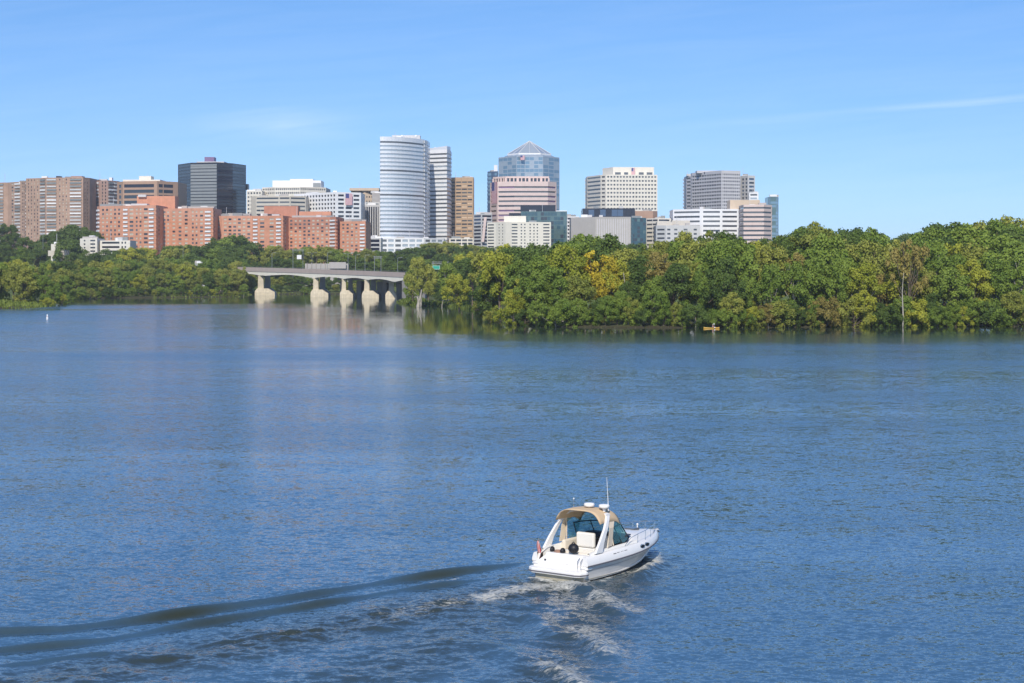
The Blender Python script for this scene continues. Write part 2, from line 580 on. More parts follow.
# wind patches: long streaks of rougher and calmer water, calm in the lee of the banks
streak = wnoise(0.006, 0.022, 4.0, 0.05)
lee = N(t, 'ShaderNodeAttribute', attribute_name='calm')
cal = math_n(t, 'ADD', lee.outputs['Fac'], math_n(t, 'MULTIPLY', math_n(t, 'SUBTRACT', streak, .5), 1.0))
cal = math_n(t, 'SUBTRACT', 1.0, math_n(t, 'MULTIPLY', math_n(t, 'SUBTRACT', cal, 0.12), 1.25, True), True)
wind = math_n(t, 'MULTIPLY', math_n(t, 'ADD', math_n(t, 'MULTIPLY', cal, .95), .05), math_n(t, 'ADD', math_n(t, 'MULTIPLY', math_n(t, 'MULTIPLY', math_n(t, 'SUBTRACT', streak, .36), 3.4, True), .80), 0.42))


def slope(sx, sy, amp, rot, detail=3.0):
    """surface slope of one band of ripples, from the colour channels of a noise"""
    mp = N(t, 'ShaderNodeMapping')
    mp.inputs['Scale'].default_value = (sx, sy, 1)
    mp.inputs['Rotation'].default_value = (0, 0, rot)
    Lk(t, geo.outputs['Position'], mp.inputs[0])
    n = N(t, 'ShaderNodeTexNoise', Scale=1.0, Detail=detail, Roughness=.6)
    Lk(t, mp.outputs[0], n.inputs['Vector'])
    v1 = N(t, 'ShaderNodeVectorMath', operation='SUBTRACT')
    v1.inputs[1].default_value = (.5, .5, .5)
    Lk(t, n.outputs['Color'], v1.inputs[0])
    v2 = N(t, 'ShaderNodeVectorMath', operation='MULTIPLY')
    v2.inputs[1].default_value = (amp * .6, amp, 0)
    Lk(t, v1.outputs[0], v2.inputs[0])
    return v2.outputs[0]


def vadd(p, q):
    v = N(t, 'ShaderNodeVectorMath', operation='ADD')
    Lk(t, p, v.inputs[0]); Lk(t, q, v.inputs[1])
    return v.outputs[0]


slp = vadd(vadd(slope(1.8, 3.4, .66, .14), slope(4.6, 7.0, .66, -.22)), vadd(slope(.45, .95, .30, .28), slope(.10, .24, .16, .1)))
rdg = N(t, 'ShaderNodeAttribute', attribute_name='ridge')
sc_ = N(t, 'ShaderNodeVectorMath', operation='SCALE')
Lk(t, slp, sc_.inputs[0])
Lk(t, math_n(t, 'MULTIPLY', wind, math_n(t, 'SUBTRACT', 1.0, math_n(t, 'MULTIPLY', rdg.outputs['Fac'], .4))), sc_.inputs['Scale'])
bump = N(t, 'ShaderNodeVectorMath', operation='NORMALIZE')
Lk(t, vadd(geo.outputs['Normal'], sc_.outputs[0]), bump.inputs[0])
wb = N(t, 'ShaderNodeBsdfPrincipled')
wb.inputs['IOR'].default_value = 1.37
far_ = N(t, 'ShaderNodeMapRange', interpolation_type='SMOOTHSTEP')
far_.inputs['From Min'].default_value = 60; far_.inputs['From Max'].default_value = 330
far_.inputs['To Min'].default_value = 0.07; far_.inputs['To Max'].default_value = 0.17
Lk(t, sp.outputs[1], far_.inputs['Value'])
rg = math_n(t, 'ADD', math_n(t, 'MULTIPLY', wind, far_.outputs[0]), 0.03)
Lk(t, rg, wb.inputs['Roughness'])
Lk(t, bump.outputs[0], wb.inputs['Normal'])
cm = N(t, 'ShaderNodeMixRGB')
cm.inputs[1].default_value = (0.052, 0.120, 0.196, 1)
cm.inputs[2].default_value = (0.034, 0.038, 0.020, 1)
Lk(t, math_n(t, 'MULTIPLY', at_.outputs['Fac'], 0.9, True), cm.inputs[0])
bank_refl = N(t, 'ShaderNodeMixRGB')          # green tree reflection near the banks, painted into the water colour
bank_refl.inputs[2].default_value = (0.040, 0.062, 0.035, 1)
Lk(t, math_n(t, 'MULTIPLY', math_n(t, 'SUBTRACT', lee.outputs['Fac'], .25), 1.1, True), bank_refl.inputs[0])
Lk(t, cm.outputs[0], bank_refl.inputs[1])
Lk(t, bank_refl.outputs[0], wb.inputs['Base Color'])
fo = N(t, 'ShaderNodeBsdfPrincipled')
fo.inputs['Base Color'].default_value = (0.62, 0.60, 0.52, 1)
fo.inputs['Roughness'].default_value = 0.7
fn = wnoise(2.4, 3.6, 8.0, .3, .75, .6)
fn2 = wnoise(7.0, 11.0, 4.0, .1, .7, .5)
fmix = math_n(t, 'ADD', math_n(t, 'MULTIPLY', fn, .7), math_n(t, 'MULTIPLY', fn2, .3))
fa = math_n(t, 'SUBTRACT', math_n(t, 'ADD', math_n(t, 'MULTIPLY', af.outputs['Fac'], 0.50), math_n(t, 'MULTIPLY', fmix, 1.7)), 1.14)
fa = math_n(t, 'MULTIPLY', fa, 4.0, True)
fa = math_n(t, 'MULTIPLY', fa, math_n(t, 'MULTIPLY', af.outputs['Fac'], 2.0, True))
mxs = N(t, 'ShaderNodeMixShader')
Lk(t, math_n(t, 'MULTIPLY', fa, 0.85), mxs.inputs[0])
Lk(t, wb.outputs[0], mxs.inputs[1])
Lk(t, fo.outputs[0], mxs.inputs[2])
wout = N(t, 'ShaderNodeOutputMaterial')
Lk(t, mxs.outputs[0], wout.inputs[0])

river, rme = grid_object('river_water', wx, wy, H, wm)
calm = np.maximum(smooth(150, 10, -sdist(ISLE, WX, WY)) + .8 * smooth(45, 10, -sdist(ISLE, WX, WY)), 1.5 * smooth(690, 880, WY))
for nm, fld in (('foam_and_refl', foam_and_refl), ('turb_and_shade', np.maximum(turb_and_shade, wave_dark) * near), ('calm', calm), ('ridge', wave_dark * near)):
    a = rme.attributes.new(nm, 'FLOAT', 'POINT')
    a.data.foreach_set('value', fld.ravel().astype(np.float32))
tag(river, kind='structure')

# ------------------------------------------------------------------ land
def ground(x, y):
    x = np.asarray(x, float); y = np.asarray(y, float)
    a, b = sdist(LEFT, x, y), sdist(ISLE, x, y)
    hill = 4 * smooth(0, 60, a) + 19 * smooth(1120, 1480, y) + 12 * smooth(1700, 2600, y)
    hill = hill + 13 * np.exp(-((x + 420) / 130) ** 2 - ((y - 1340) / 130) ** 2)
    spit = smooth(-215, -185, x)
    za = -2.5 + 3.3 * smooth(-6, 4, a) + smooth(4, 12, a) * hill
    zb = -2.5 + 3.3 * smooth(-6, 4, b) + 4.0 * smooth(4, 90, b)
    return np.maximum(za, zb)


def gz(x, y):
    return float(ground(np.array([x]), np.array([y]))[0])


lx_ = span(-4000, -700, 12) + span(-650, -300, 30) + span(-294, 300, 150) + span(310, 700, 25) + span(800, 4000, 12)
ly_ = span(430, 720, 100) + span(724, 1130, 100) + span(1140, 1700, 36) + span(1800, 8800, 16)
LX, LY = np.meshgrid(lx_, ly_)
LZ = ground(LX, LY) + np.where(LY < 1100, .35 * vnoise(LX, LY, 9, 31), 0)
gm = bpy.data.materials.new('ground_cover')
gm.use_nodes = True
t = gm.node_tree
b = t.nodes['Principled BSDF']
b.inputs['Roughness'].default_value = .95
b.inputs['Specular IOR Level'].default_value = .1
ge = N(t, 'ShaderNodeNewGeometry')
n1 = N(t, 'ShaderNodeTexNoise', Scale=.12, Detail=8.0, Roughness=.65)
Lk(t, ge.outputs['Position'], n1.inputs['Vector'])
rp = N(t, 'ShaderNodeValToRGB')
rp.color_ramp.elements[0].position = .32
rp.color_ramp.elements[0].color = (.06, .062, .03, 1)
rp.color_ramp.elements[1].position = .62
rp.color_ramp.elements[1].color = (.15, .20, .045, 1)
Lk(t, n1.outputs[0], rp.inputs[0])
# bare mud in a narrow belt at the waterline
sz = N(t, 'ShaderNodeSeparateXYZ')
Lk(t, ge.outputs['Position'], sz.inputs[0])
mr = N(t, 'ShaderNodeMapRange')
mr.inputs['From Min'].default_value = .05; mr.inputs['From Max'].default_value = 2.2
Lk(t, math_n(t, 'ADD', sz.outputs[2], math_n(t, 'MULTIPLY', math_n(t, 'SUBTRACT', n1.outputs[0], .5), .8)), mr.inputs['Value'])
mm = N(t, 'ShaderNodeMixRGB')
mm.inputs[1].default_value = (.055, .048, .03, 1)
Lk(t, mr.outputs[0], mm.inputs[0])
Lk(t, rp.outputs[0], mm.inputs[2])
Lk(t, mm.outputs[0], b.inputs['Base Color'])
land, _ = grid_object('terrain', lx_, ly_, LZ, gm)
tag(land, kind='structure')

# tall grass on the low spit and along the near points, too many blades to count
def grass(name, label, area, n, hmin, hmax, m, seed):
    rg_ = np.random.default_rng(seed)
    gx = rg_.uniform(area[0], area[1], n * 6); gy = rg_.uniform(area[2], area[3], n * 6)
    sdn = np.maximum(sdist(LEFT, gx, gy), sdist(ISLE, gx, gy))
    ok = (sdn > -.5) & (sdn < area[4])
    gx, gy = gx[ok][:n], gy[ok][:n]
    gzz = ground(gx, gy) - .1
    vs, fs = [], []
    for x, y, z in zip(gx.tolist(), gy.tolist(), gzz.tolist()):
        h = rg_.uniform(hmin, hmax); a = rg_.uniform(0, math.pi); w = h * .30
        lxn, lyn = rg_.normal(0, .25, 2) * h
        c, s = math.cos(a) * w, math.sin(a) * w
        bse = len(vs)
        vs += [(x - c, y - s, z), (x + c, y + s, z), (x + lxn + c * .3, y + lyn + s * .3, z + h), (x + lxn - c * .5, y + lyn - s * .5, z + h * .8)]
        fs.append((bse, bse + 1, bse + 2, bse + 3))
    mb = MB(); mb.v, mb.f, mb.m = vs, fs, [0] * len(fs)
    o = mb.build(name, m)
    return tag(o, label, 'grass', kind='stuff')


GRASS = leaf_mat('grass_blades', (0.11, 0.15, 0.022), (0.22, 0.27, 0.04))
grass('shore_grass', 'bright green reeds and tall grass on the low spit at the far left shore', (-260, -168, 655, 760, 60), 5200, .5, 1.5, GRASS, 3)
grass('shore_grass', 'low bright grass edging the bank right of the bridge end', (-60, -10, 660, 830, 12), 2600, .6, 1.6, GRASS, 4)
grass('shore_grass', 'thin strip of grass on the far bank under the bridge', (-200, -110, 930, 1080, 10), 1500, .4, 1.1, GRASS, 5)
grass('shore_grass', 'grass and weeds hanging over the island waterline', (-10, 170, 458, 500, 4), 500, .3, .8, leaf_mat('weeds', (0.08, 0.10, 0.03), (0.20, 0.19, 0.07)), 6)

# ------------------------------------------------------------------ buildings
def inset(poly, d):
    """polygon (counter-clockwise) moved inwards by d"""
    n, out = len(poly), []
    for i in range(n):
        p0, p1, p2 = Vector(poly[i - 1]), Vector(poly[i]), Vector(poly[(i + 1) % n])
        e1, e2 = (p1 - p0).normalized(), (p2 - p1).normalized()
        n1, n2 = Vector((-e1.y, e1.x)), Vector((-e2.y, e2.x))
        m = (n1 + n2)
        k = d / max(.3, m.dot(n1))
        out.append((p1.x + m.x * k, p1.y + m.y * k))
    return out


def front_poly(front, depth):
    f = [(X(px, Y), Y) for px, Y in front]
    if isinstance(depth, list):
        return f + [(X(px, Y), Y) for px, Y in depth]
    return f + [(p[0] + p[1] * 0 + (depth * p[0] / p[1]) * .0, p[1] + depth) for p in (f[-1], f[0])]


BW = random.Random(21)
CNT = 100


def emit(name, mbs, mlist, parent):
    """parts of one sort: the largest hundred one by one, what is left as one piece"""
    mbs.sort(key=lambda q: -q[0])
    for size, mb, m in mbs[:CNT]:
        mb.build(name, m, parent)
    rest = mbs[CNT:]
    if rest:
        mats = []
        o = MB()
        for size, mb, m in rest:
            if m not in mats: mats.append(m)
            o.mi = mats.index(m)
            o.add(mb.v, mb.f)
        tag(o.build(name, mats, parent), kind='stuff')


def building(label, front, depth, top, bot, nf, pats, wall, glass, wh=.5, par=.35, name='office_building', group=None,
             ring=False, wallm2=None, split=None, rec=.35, extra=None, trim=None, cat='building', low=None, bal=None, top_glass=False):
    y0 = front[0][1]
    poly = front_poly(front, depth)
    cx = sum(p[0] for p in poly) / len(poly); cy = sum(p[1] for p in poly) / len(poly)
    zt, zb = Zr(top, y0), Zr(bot, y0)
    fh = (zt - zb) / (nf + par)
    zg = gz(cx, cy) - .6 if low is None else Zr(low, y0)
    root = empty(name, (cx, cy, zg))
    tag(root, label, cat, group)
    P = [(p[0] - cx, p[1] - cy) for p in poly]
    zt -= zg; zb -= zg
    wl, tr = MB(), MB()
    wins, bals = [], []
    nfr = len(front) - 1
    n = len(P)
    edges = []
    for i in range(n):
        a, b = Vector(P[i]), Vector(P[(i + 1) % n])
        e = (b - a); Ln = e.length; e.normalize()
        edges.append((a, b, e, Ln, Vector((e.y, -e.x)), pats[i] if (i < nfr and pats) else 'p1'))
    gl = [M[g] for g in (glass if isinstance(glass, list) else [glass])]
    z = zt
    wl.prism(P, z - par * fh, z)
    z -= par * fh
    k = 0
    mats = [M[wall]] + ([M[wallm2]] if wallm2 else [])
    while z > .5:
        if wallm2 and split is not None: wl.mi = 1 if k >= split else 0
        w0 = max(0.0, z - wh * fh)
        if ring:
            mb = MB().prism(inset(P, rec), w0 - .02, z + .02)
            wins.append((fh, mb, BW.choice(gl)))
        else:
            for (a, b, e, Ln, nr, pat) in edges:
                toks = [(q[0], float(q[1:])) for q in pat.split()]
                tot = sum(q[1] for q in toks)
                u = 0.0
                for kind, wd in toks:
                    u1 = u + wd / tot * Ln
                    s0, s1 = a + e * max(u, .01), a + e * min(u1, Ln - .01)
                    if kind == 'p':
                        wl.slab(s0, s1, nr, 1.3, 0, w0, z)
                    elif kind == 'w':
                        wins.append((u1 - u, MB().slab(s0, s1, nr, rec + .2, -rec, w0 - .01, z + .01), BW.choice(gl)))
                    elif kind == 'b':
                        wins.append((.1, MB().slab(s0, s1, nr, 1.3, -1.0, w0 - .01, z + .01), M['glass_dark']))
                        c0, c1 = s0 + e * .1, s1 - e * .1
                        bals.append((1, MB().slab(c0, c1, nr, -.01, .75, z - fh * (wh + .02) , z - fh * (wh - .42)), M[BW.choice((bal, bal, 'white_panel', 'slate_metal')) if bal else 'white_panel']))
                    u = u1
        z1 = max(0.0, w0 - (1 - wh) * fh)
        if w0 > z1 + .01:
            wl.prism(P, z1, w0)
        z = z1
        k += 1
    if z > 0.02: wl.prism(P, 0, z)
    # full-height strips named in the patterns by upper-case V (position, width, out)
    if trim:
        for ei, t0, t1, out in trim:
            a, b, e, Ln, nr, pat = edges[ei]
            tr.slab(a + e * (Ln * t0), a + e * (Ln * t1), nr, .05, out, 0, zt + .02)
        tr.build('pier', M[wall], root)
    wl.build('wall', mats, root)
    emit('window_band' if ring else 'window', wins, gl, root)
    if bals: emit('balcony', bals, None, root)
    if extra:
        for ex in extra:
            nm, pts, dep, rt, rb, m = ex[:6]
            pp = front_poly(pts, dep)
            yy = pts[0][1]
            q = [(p[0] - cx, p[1] - cy) for p in pp]
            o = MB().prism(q, Zr(rb, yy) - zg, Zr(rt, yy) - zg).build(nm, M[m], root)
            if len(ex) > 6:
                # openings on its camera side
                for i in range(ex[6]):
                    a, b = Vector(q[0]), Vector(q[1])
                    e = (b - a); Ln = e.length; e.normalize(); nr = Vector((e.y, -e.x))
                    s0, s1 = a + e * Ln * (i + .2) / ex[6], a + e * Ln * (i + .85) / ex[6]
                    hh_ = Zr(rt, yy) - Zr(rb, yy)
                    MB().slab(s0, s1, nr, .3, .04, Zr(rb, yy) - zg + hh_ * .22, Zr(rb, yy) - zg + hh_ * .72).build('window', M['glass_dark'], o)
    for _ in range(BW.randint(2, 4)):
        a_, b_ = BW.uniform(.2, .8), BW.uniform(.25, .7)
        i0, i1, j1 = Vector(P[0]), Vector(P[nfr]), Vector(P[-1])
        c_ = i0.lerp(i1, a_) * (1 - b_ * .5) + j1.lerp(Vector(P[nfr + 1]) if nfr + 1 < n else j1, a_) * (b_ * .5)
        w_, h_ = BW.uniform(1.5, 4), BW.uniform(1.0, 2.6)
        MB().box(c_.x - w_, c_.x + w_, c_.y - 1.5, c_.y + 1.5, zt + .003, zt + h_).build('roof_unit', M[BW.choice(('grey_light', 'grey_stone', 'slate_metal', 'white_panel'))], root)
    if BW.random() < .45:
        c_ = Vector(P[0]).lerp(Vector(P[nfr]), BW.uniform(.2, .8)) * .7 + Vector(P[-1]) * .3
        MB().tube([(c_.x, c_.y, zt), (c_.x, c_.y, zt + BW.uniform(5, 9))], .16, 4).build('mast', M['grey_light'], root)
    return root


def roofbox(root, name, px0, px1, Y, dep, rt, rb, m):
    z = root.location
    a = [(X(px0, Y), Y), (X(px1, Y), Y), (X(px1, Y), Y + dep), (X(px0, Y), Y + dep)]
    return MB().prism([(p[0] - z.x, p[1] - z.y) for p in a], Zr(rb, Y) - z.z, Zr(rt, Y) - z.z).build(name, M[m], root)


def rep(tok, k, last=None):
    return ' '.join([tok] * k) + ('' if last is None else ' ' + last)


GD = ['glass_dark', 'glass_dark', 'glass_mid']
GW = ['glass_dark', 'glass_mid', 'glass_pale']

# brown apartment slabs at the far left, rooms in brick bays between white balcony stacks
building('brown brick apartment slab at the far left edge, with pale stair stacks', [(-30, 1590), (8, 1580), (25, 1560), (38, 1575)], 24, 183, 233, 15,
         ['p2 w1 p2 w1 p2 w1 p3 b3 p2', 'p2 w1 p1 b3 p1 w.6 p1', 'b4 p1 b4 p1', 'p1 w.7 p1.2 w.7 p1'], 'brown_brick', GW, wh=.5, name='apartment_building', bal='grey_light',
         extra=[('penthouse', [(19, 1566), (26, 1566)], 9, 182, 184.5, 'white_panel')])
b2 = building('tallest brown brick apartment slab on the left, between the other two brown slabs', [(26, 1540), (40, 1532), (46, 1525), (57, 1525), (69, 1522), (83, 1520), (90, 1530)], 26, 178.5, 233, 16,
         ['p1 w.5 p1 w.5 p1 w.5 p1 w.5 p1', 'p.3 b4 p.6', 'p.6 b9 p.6', 'p1 w.5 p1 w.5 p1 w.5 p1', 'p.8 b9 p1.2', 'p1 w.5 p1 w.5 p1'],
         'brown_brick', GW, wh=.5, name='apartment_building', bal='grey_light')
roofbox(b2, 'penthouse', 56, 60, 1530, 8, 176, 179, 'dark_panel')
roofbox(b2, 'penthouse', 71, 82, 1530, 10, 176, 179, 'brown_brick_dull')
roofbox(b2, 'penthouse', 84, 87, 1534, 6, 178, 181, 'white_panel')
building('dull brown apartment slab whose two dark balcony stacks adjoin the red block', [(87, 1560), (100, 1552), (108, 1550), (118, 1562)], 26, 181, 233, 15,
         ['p.8 b3.4 p.8 b3.4 p.8', 'p1 w.6 p1 w.6 p1', 'p.4 b4 p.4 b3 p.6'], 'brown_brick_dull', GD, wh=.55, name='apartment_building', bal='grey_light',
         extra=[('penthouse', [(90, 1560), (99, 1560)], 8, 179.6, 181.2, 'dark_panel'), ('penthouse', [(109, 1560), (112, 1560)], 5, 177.5, 181.2, 'white_panel')])
# tan office block
b = building('tan brick office block with big dark top windows, left of the black tower', [(117, 1480), (123, 1470), (157, 1462), (178, 1480)], 40, 182, 212, 5,
             ['p1 w1.4 p1', 'p1 w26 p2.6', 'p1.4 w3.6 p.5 w8 p4'], 'tan_brick', ['glass_black', 'glass_dark'], wh=.6, par=.55)
roofbox(b, 'penthouse', 123, 160, 1474, 24, 179.6, 182, 'cream')
roofbox(b, 'penthouse', 139, 151, 1478, 12, 176, 179.6, 'cream')

# long red apartment complex, four wings
def redblock(label, front, depth, top, bot, nf, pats, wall='salmon_brick', wall2=None, sp_=None, **k):
    return building(label, front, depth, top, bot, nf, pats, wall, ['glass_dark', 'glass_pale', 'glass_mid', 'glass_pale'], wh=.5, par=.7,
                    name='apartment_building', wallm2=wall2, split=sp_, rec=.25, **k)


b = redblock('salmon red apartment wing nearest the left, behind the low white house', [(97, 1342), (100, 1335), (122, 1325), (156, 1312), (162, 1330)], 24, 206.5, 250, 10,
             ['b1 p.2', 'p1 w1 p1 w1 p1 w1 p1 w1 p1 w1 p1', 'p.8 b2.4 p.8 w2 p1.3 w1 p1 w1 p1.3 w2 p.8 b2.6 p1', 'p1 w.5 p1'], 'salmon_pale', 'salmon_brick', 2)
roofbox(b, 'penthouse', 100, 122, 1340, 10, 204, 206.6, 'slate_metal')
roofbox(b, 'penthouse', 131, 147, 1335, 10, 203.6, 206.6, 'grey_light')
b = redblock('salmon red apartment wing with terrace roof, below and left of the black tower', [(162, 1334), (170, 1335), (190, 1328), (213, 1320), (216, 1335)], 26, 208.5, 250, 10,
             ['p1 w1 p1 w1 p.6', 'p1 w1.2 p1.4 w1.2 p1.4 w1.2 p1', 'p1 w1 p1 w1 p1.4 w1.6 p1.2 b3.2 p1', 'p1 w.5 p1'], 'salmon_pale', 'salmon_brick', 2)
roofbox(b, 'penthouse', 137, 175, 1352, 16, 196, 208.5, 'salmon_brick')
roofbox(b, 'penthouse', 138, 146, 1350, 3, 194.5, 197, 'grey_light')
roofbox(b, 'penthouse', 185, 214, 1340, 8, 206.5, 209, 'grey_stone')
b = redblock('pale pink apartment wing with bright square windows, behind the leafy trees under the black tower', [(216, 1345), (222, 1342), (252, 1338)], 24, 216, 250, 8.5,
             ['p1 w.7 p1', rep('p1 w1.5', 6, 'p1')], 'salmon_pale', None)
roofbox(b, 'penthouse', 222, 250, 1350, 8, 213.6, 216.5, 'grey_stone')
b = redblock('salmon apartment wing between two white balcony stacks, right of the pale pink wing', [(252, 1332), (283, 1320), (288, 1336)], 26, 216, 254, 9.5,
             ['p.8 b2.6 p1.3 w2.4 p3 w2.4 p1.6 b2.8 p1', 'p1 w.6 p1'], 'salmon_brick', None, sp_=None)
roofbox(b, 'penthouse', 258, 279, 1342, 8, 214, 216.5, 'dark_panel')
roofbox(b, 'penthouse', 264, 298, 1362, 14, 206, 217, 'red_brick')
b = redblock('long brick red apartment wing left of the narrow end wing', [(288, 1338), (330, 1326), (336, 1320), (341, 1336)], 26, 217.5, 252, 9,
             [rep('p1 w1.1', 9, 'p1'), 'p.2 b5 p.4', 'p1 w.6 p1'], 'red_brick', 'salmon_brick', 3)
roofbox(b, 'penthouse', 299, 331, 1356, 12, 211.5, 218, 'salmon_brick')
roofbox(b, 'penthouse', 292, 334, 1346, 6, 215.5, 218, 'grey_stone')
b = redblock('narrow brick red apartment wing at the right end of the red complex', [(340, 1326), (360, 1318), (365.5, 1316), (368, 1330)], 26, 221.5, 252, 8,
             [rep('p1 w1', 4, 'p1.2'), 'p.1 b5 p.5', 'p1'], 'salmon_brick', None)
roofbox(b, 'penthouse', 344, 366, 1336, 8, 219.6, 222, 'grey_stone')

# black glass tower, eight-sided
b = building('black glass office tower with a pale grey centre face', [(178, 1640), (190.5, 1612), (217, 1606), (233, 1622), (246, 1650)], [(242, 1680), (217, 1700), (185, 1680)], 164.5, 213, 15,
             ['w1', 'w1', 'w1', 'w1'], 'black_metal', ['glass_black', 'glass_dark'], wh=.72, par=.3)
# the pale face: slate spandrels set proud on the second side
zl = b.location
ff = [(X(190.7, 1612) - zl.x, 1612 - zl.y), (X(216.8, 1606) - zl.x, 1606 - zl.y)]
pf = MB()
nrm = Vector((ff[1][1] - ff[0][1], -(ff[1][0] - ff[0][0]))).normalized()
zt_, fh_ = Zr(164.5, 1612) - zl.z, (Zr(164.5, 1612) - Zr(213, 1612)) / 15.3
pf.slab(ff[0], ff[1], nrm, 0, .25, zt_ - .5 * fh_, zt_ + .02)
for k in range(18):
    z1 = zt_ - (.3 + k + .72) * fh_
    if z1 > 1: pf.slab(ff[0], ff[1], nrm, 0, .25, z1 - .3 * fh_, z1 + .42 * fh_)
pf.build('spandrel', M['slate_metal'], b)
roofbox(b, 'penthouse', 197, 224, 1630, 20, 161.5, 164.6, 'grey_light')
roofbox(b, 'penthouse', 204.5, 214, 1636, 12, 157, 161.5, 'purple_panel')
roofbox(b, 'roof_unit', 246, 248, 1655, 8, 184, 190, 'dark_panel')

# pale blocks right of the black tower
building('small pale block squeezed just right of the black tower', [(246.5, 1600), (262, 1594)], 30, 191, 216, 6, [rep('p1 w1.4', 5, 'p1')], 'cream', GD, wh=.45)
b = building('wide grey ribbon-windowed block behind the red complex, below the cream terraced block', [(251, 1500), (256, 1494), (290, 1488), (306, 1496)], 30, 196.5, 218, 5,
             ['p1', 'p.5 w18 p1 w8 p.5', 'p.5 w8 p.5'], 'beige', ['glass_dark', 'glass_mid'], wh=.4)
b = building('cream terraced block with white crown between black tower and white grid block', [(262, 1620), (275, 1608), (300, 1604), (326, 1620)], 40, 187.5, 212, 6,
             [rep('p.5 w1', 7, 'p.5'), rep('p.5 w1', 12, 'p.5'), rep('p.5 w1', 13, 'p.5')], 'cream', ['glass_mid', 'glass_dark'], wh=.45)
roofbox(b, 'crown', 272.5, 321, 1625, 26, 180.5, 188, 'white_panel')
roofbox(b, 'crown', 290, 313, 1630, 20, 179, 181, 'white_panel')
roofbox(b, 'roof_unit', 313, 320.5, 1624, 3, 183, 187, 'slate_metal')
# white grid block with a flag
b = building('bright white office block with square window grid and a big flag near its top', [(294, 1530), (336.5, 1490), (361, 1502)], 40, 194, 220.5, 6,
             [rep('p.6 w1', 14, 'p.8'), 'p.8 w2.8 p.8 w3 p.8 w2.8 p.8'], 'white_panel', ['glass_dark', 'glass_black'], wh=.5, par=.55, rec=.6)
building('round tan drum-topped building peeking over the white grid block', [(351, 1700), (355, 1690), (365, 1686), (374, 1690), (378, 1700)], 30, 190.5, 215, 5,
         ['p1', 'p1 w2 p1', rep('p1 w1', 3, 'p1'), 'p1 w2 p1'], 'tan_pale', GD, wh=.35,
         extra=[('cornice', [(349.5, 1684), (379, 1684)], 30, 188, 190.6, 'tan_pale')])
building('grey louvred box building just left of the curved white tower', [(372, 1660), (382, 1656)], 20, 193, 220, 5, ['p1'], 'grey_stone', GD)
building('slate building with tall vertical fins on white legs, left of the curved tower', [(361, 1560), (380, 1556)], 24, 205, 238, 1,
         [rep('p.6 w1', 8, 'p.6')], 'grey_light', ['glass_black'], wh=.93, par=.06, rec=.8,
         extra=[('crown', [(363, 1566), (380, 1566)], 14, 202, 205.1, 'grey_light')])
building('low dark glass pavilion tucked between red complex and curved tower', [(368, 1440), (381, 1436)], 20, 238, 256, 4, ['w1'], 'grey_light', ['glass_black'], wh=.7)

# curved white tower
cur = []
for i in range(13):
    u = i / 12
    px = 380 + 43.5 * u
    cur.append((px, 1500 + 34 * (u ** 2.2) + 6 * (1 - u) ** 2 * 0))
cur.append((427.5, 1548))
b = building('tallest tower, curved and clad in bright white metal bands', cur, [(430, 1575), (405, 1590), (380, 1540)], 136.5, 238.5, 24, [], 'metal_panel',
             ['glass_silver', 'glass_mid', 'glass_silver'], wh=.46, par=1.1, ring=True, rec=.4)
roofbox(b, 'penthouse', 392, 420, 1552, 14, 135.2, 140, 'grey_light')
pod = MB()
for px in (402, 416):
    pod.ball((X(px, 1530) - b.location.x, 1530 - b.location.y, Zr(136.2, 1530) - b.location.z), 1.2)
pod.build('roof_dome', M['white_paint'], b, smooth=True)
# bright flank strip and the two-storey foot of the curved tower
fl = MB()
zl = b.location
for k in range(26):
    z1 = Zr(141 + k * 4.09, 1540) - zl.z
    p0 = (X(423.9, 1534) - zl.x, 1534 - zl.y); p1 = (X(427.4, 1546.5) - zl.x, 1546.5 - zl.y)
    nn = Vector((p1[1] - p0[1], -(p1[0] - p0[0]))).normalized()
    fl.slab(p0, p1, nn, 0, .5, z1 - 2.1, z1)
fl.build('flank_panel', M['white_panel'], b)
b = building('white two-storey foot wing with square panes under the curved tower', [(379.6, 1490), (424, 1494), (444, 1510)], 24, 238, 249, 2,
             [rep('p.4 w1.4', 6, 'p.5'), rep('p.4 w1.2', 3, 'p.4')], 'white_panel', ['glass_mid', 'glass_silver'], wh=.5, par=.3)
b = building('slender white banded tower with sloping roof, just right of the curved tower', [(427.5, 1600), (447, 1590), (450.5, 1606)], 30, 150, 240, 21, [], 'white_panel',
             ['glass_silver', 'glass_mid'], wh=.42, par=.9, ring=True, rec=.5)
zl = b.location
wd = MB()
q = [(X(427.5, 1600) - zl.x, 1600 - zl.y), (X(447, 1590) - zl.x, 1590 - zl.y), (X(450.5, 1606) - zl.x, 1606 - zl.y), (X(450.5, 1632) - zl.x, 1632 - zl.y), (X(427.5, 1632) - zl.x, 1632 - zl.y)]
z0 = Zr(150, 1600) - zl.z
wd.add([(p[0], p[1], z0) for p in q] + [(p[0], p[1], z0 + h_) for p, h_ in zip(q, (1.2, 3.2, 3.4, 3.2, 1.2))], [(0, 1, 6, 5), (1, 2, 7, 6), (2, 3, 8, 7), (3, 4, 9, 8), (4, 0, 5, 9), (5, 6, 7, 8, 9)])
wd.build('sloping_crown', M['metal_panel'], b)
MB().ball((X(435, 1600) - zl.x, 1606 - zl.y, Zr(148, 1600) - zl.z), 1.3).build('roof_dome', M['white_paint'], b, smooth=True)
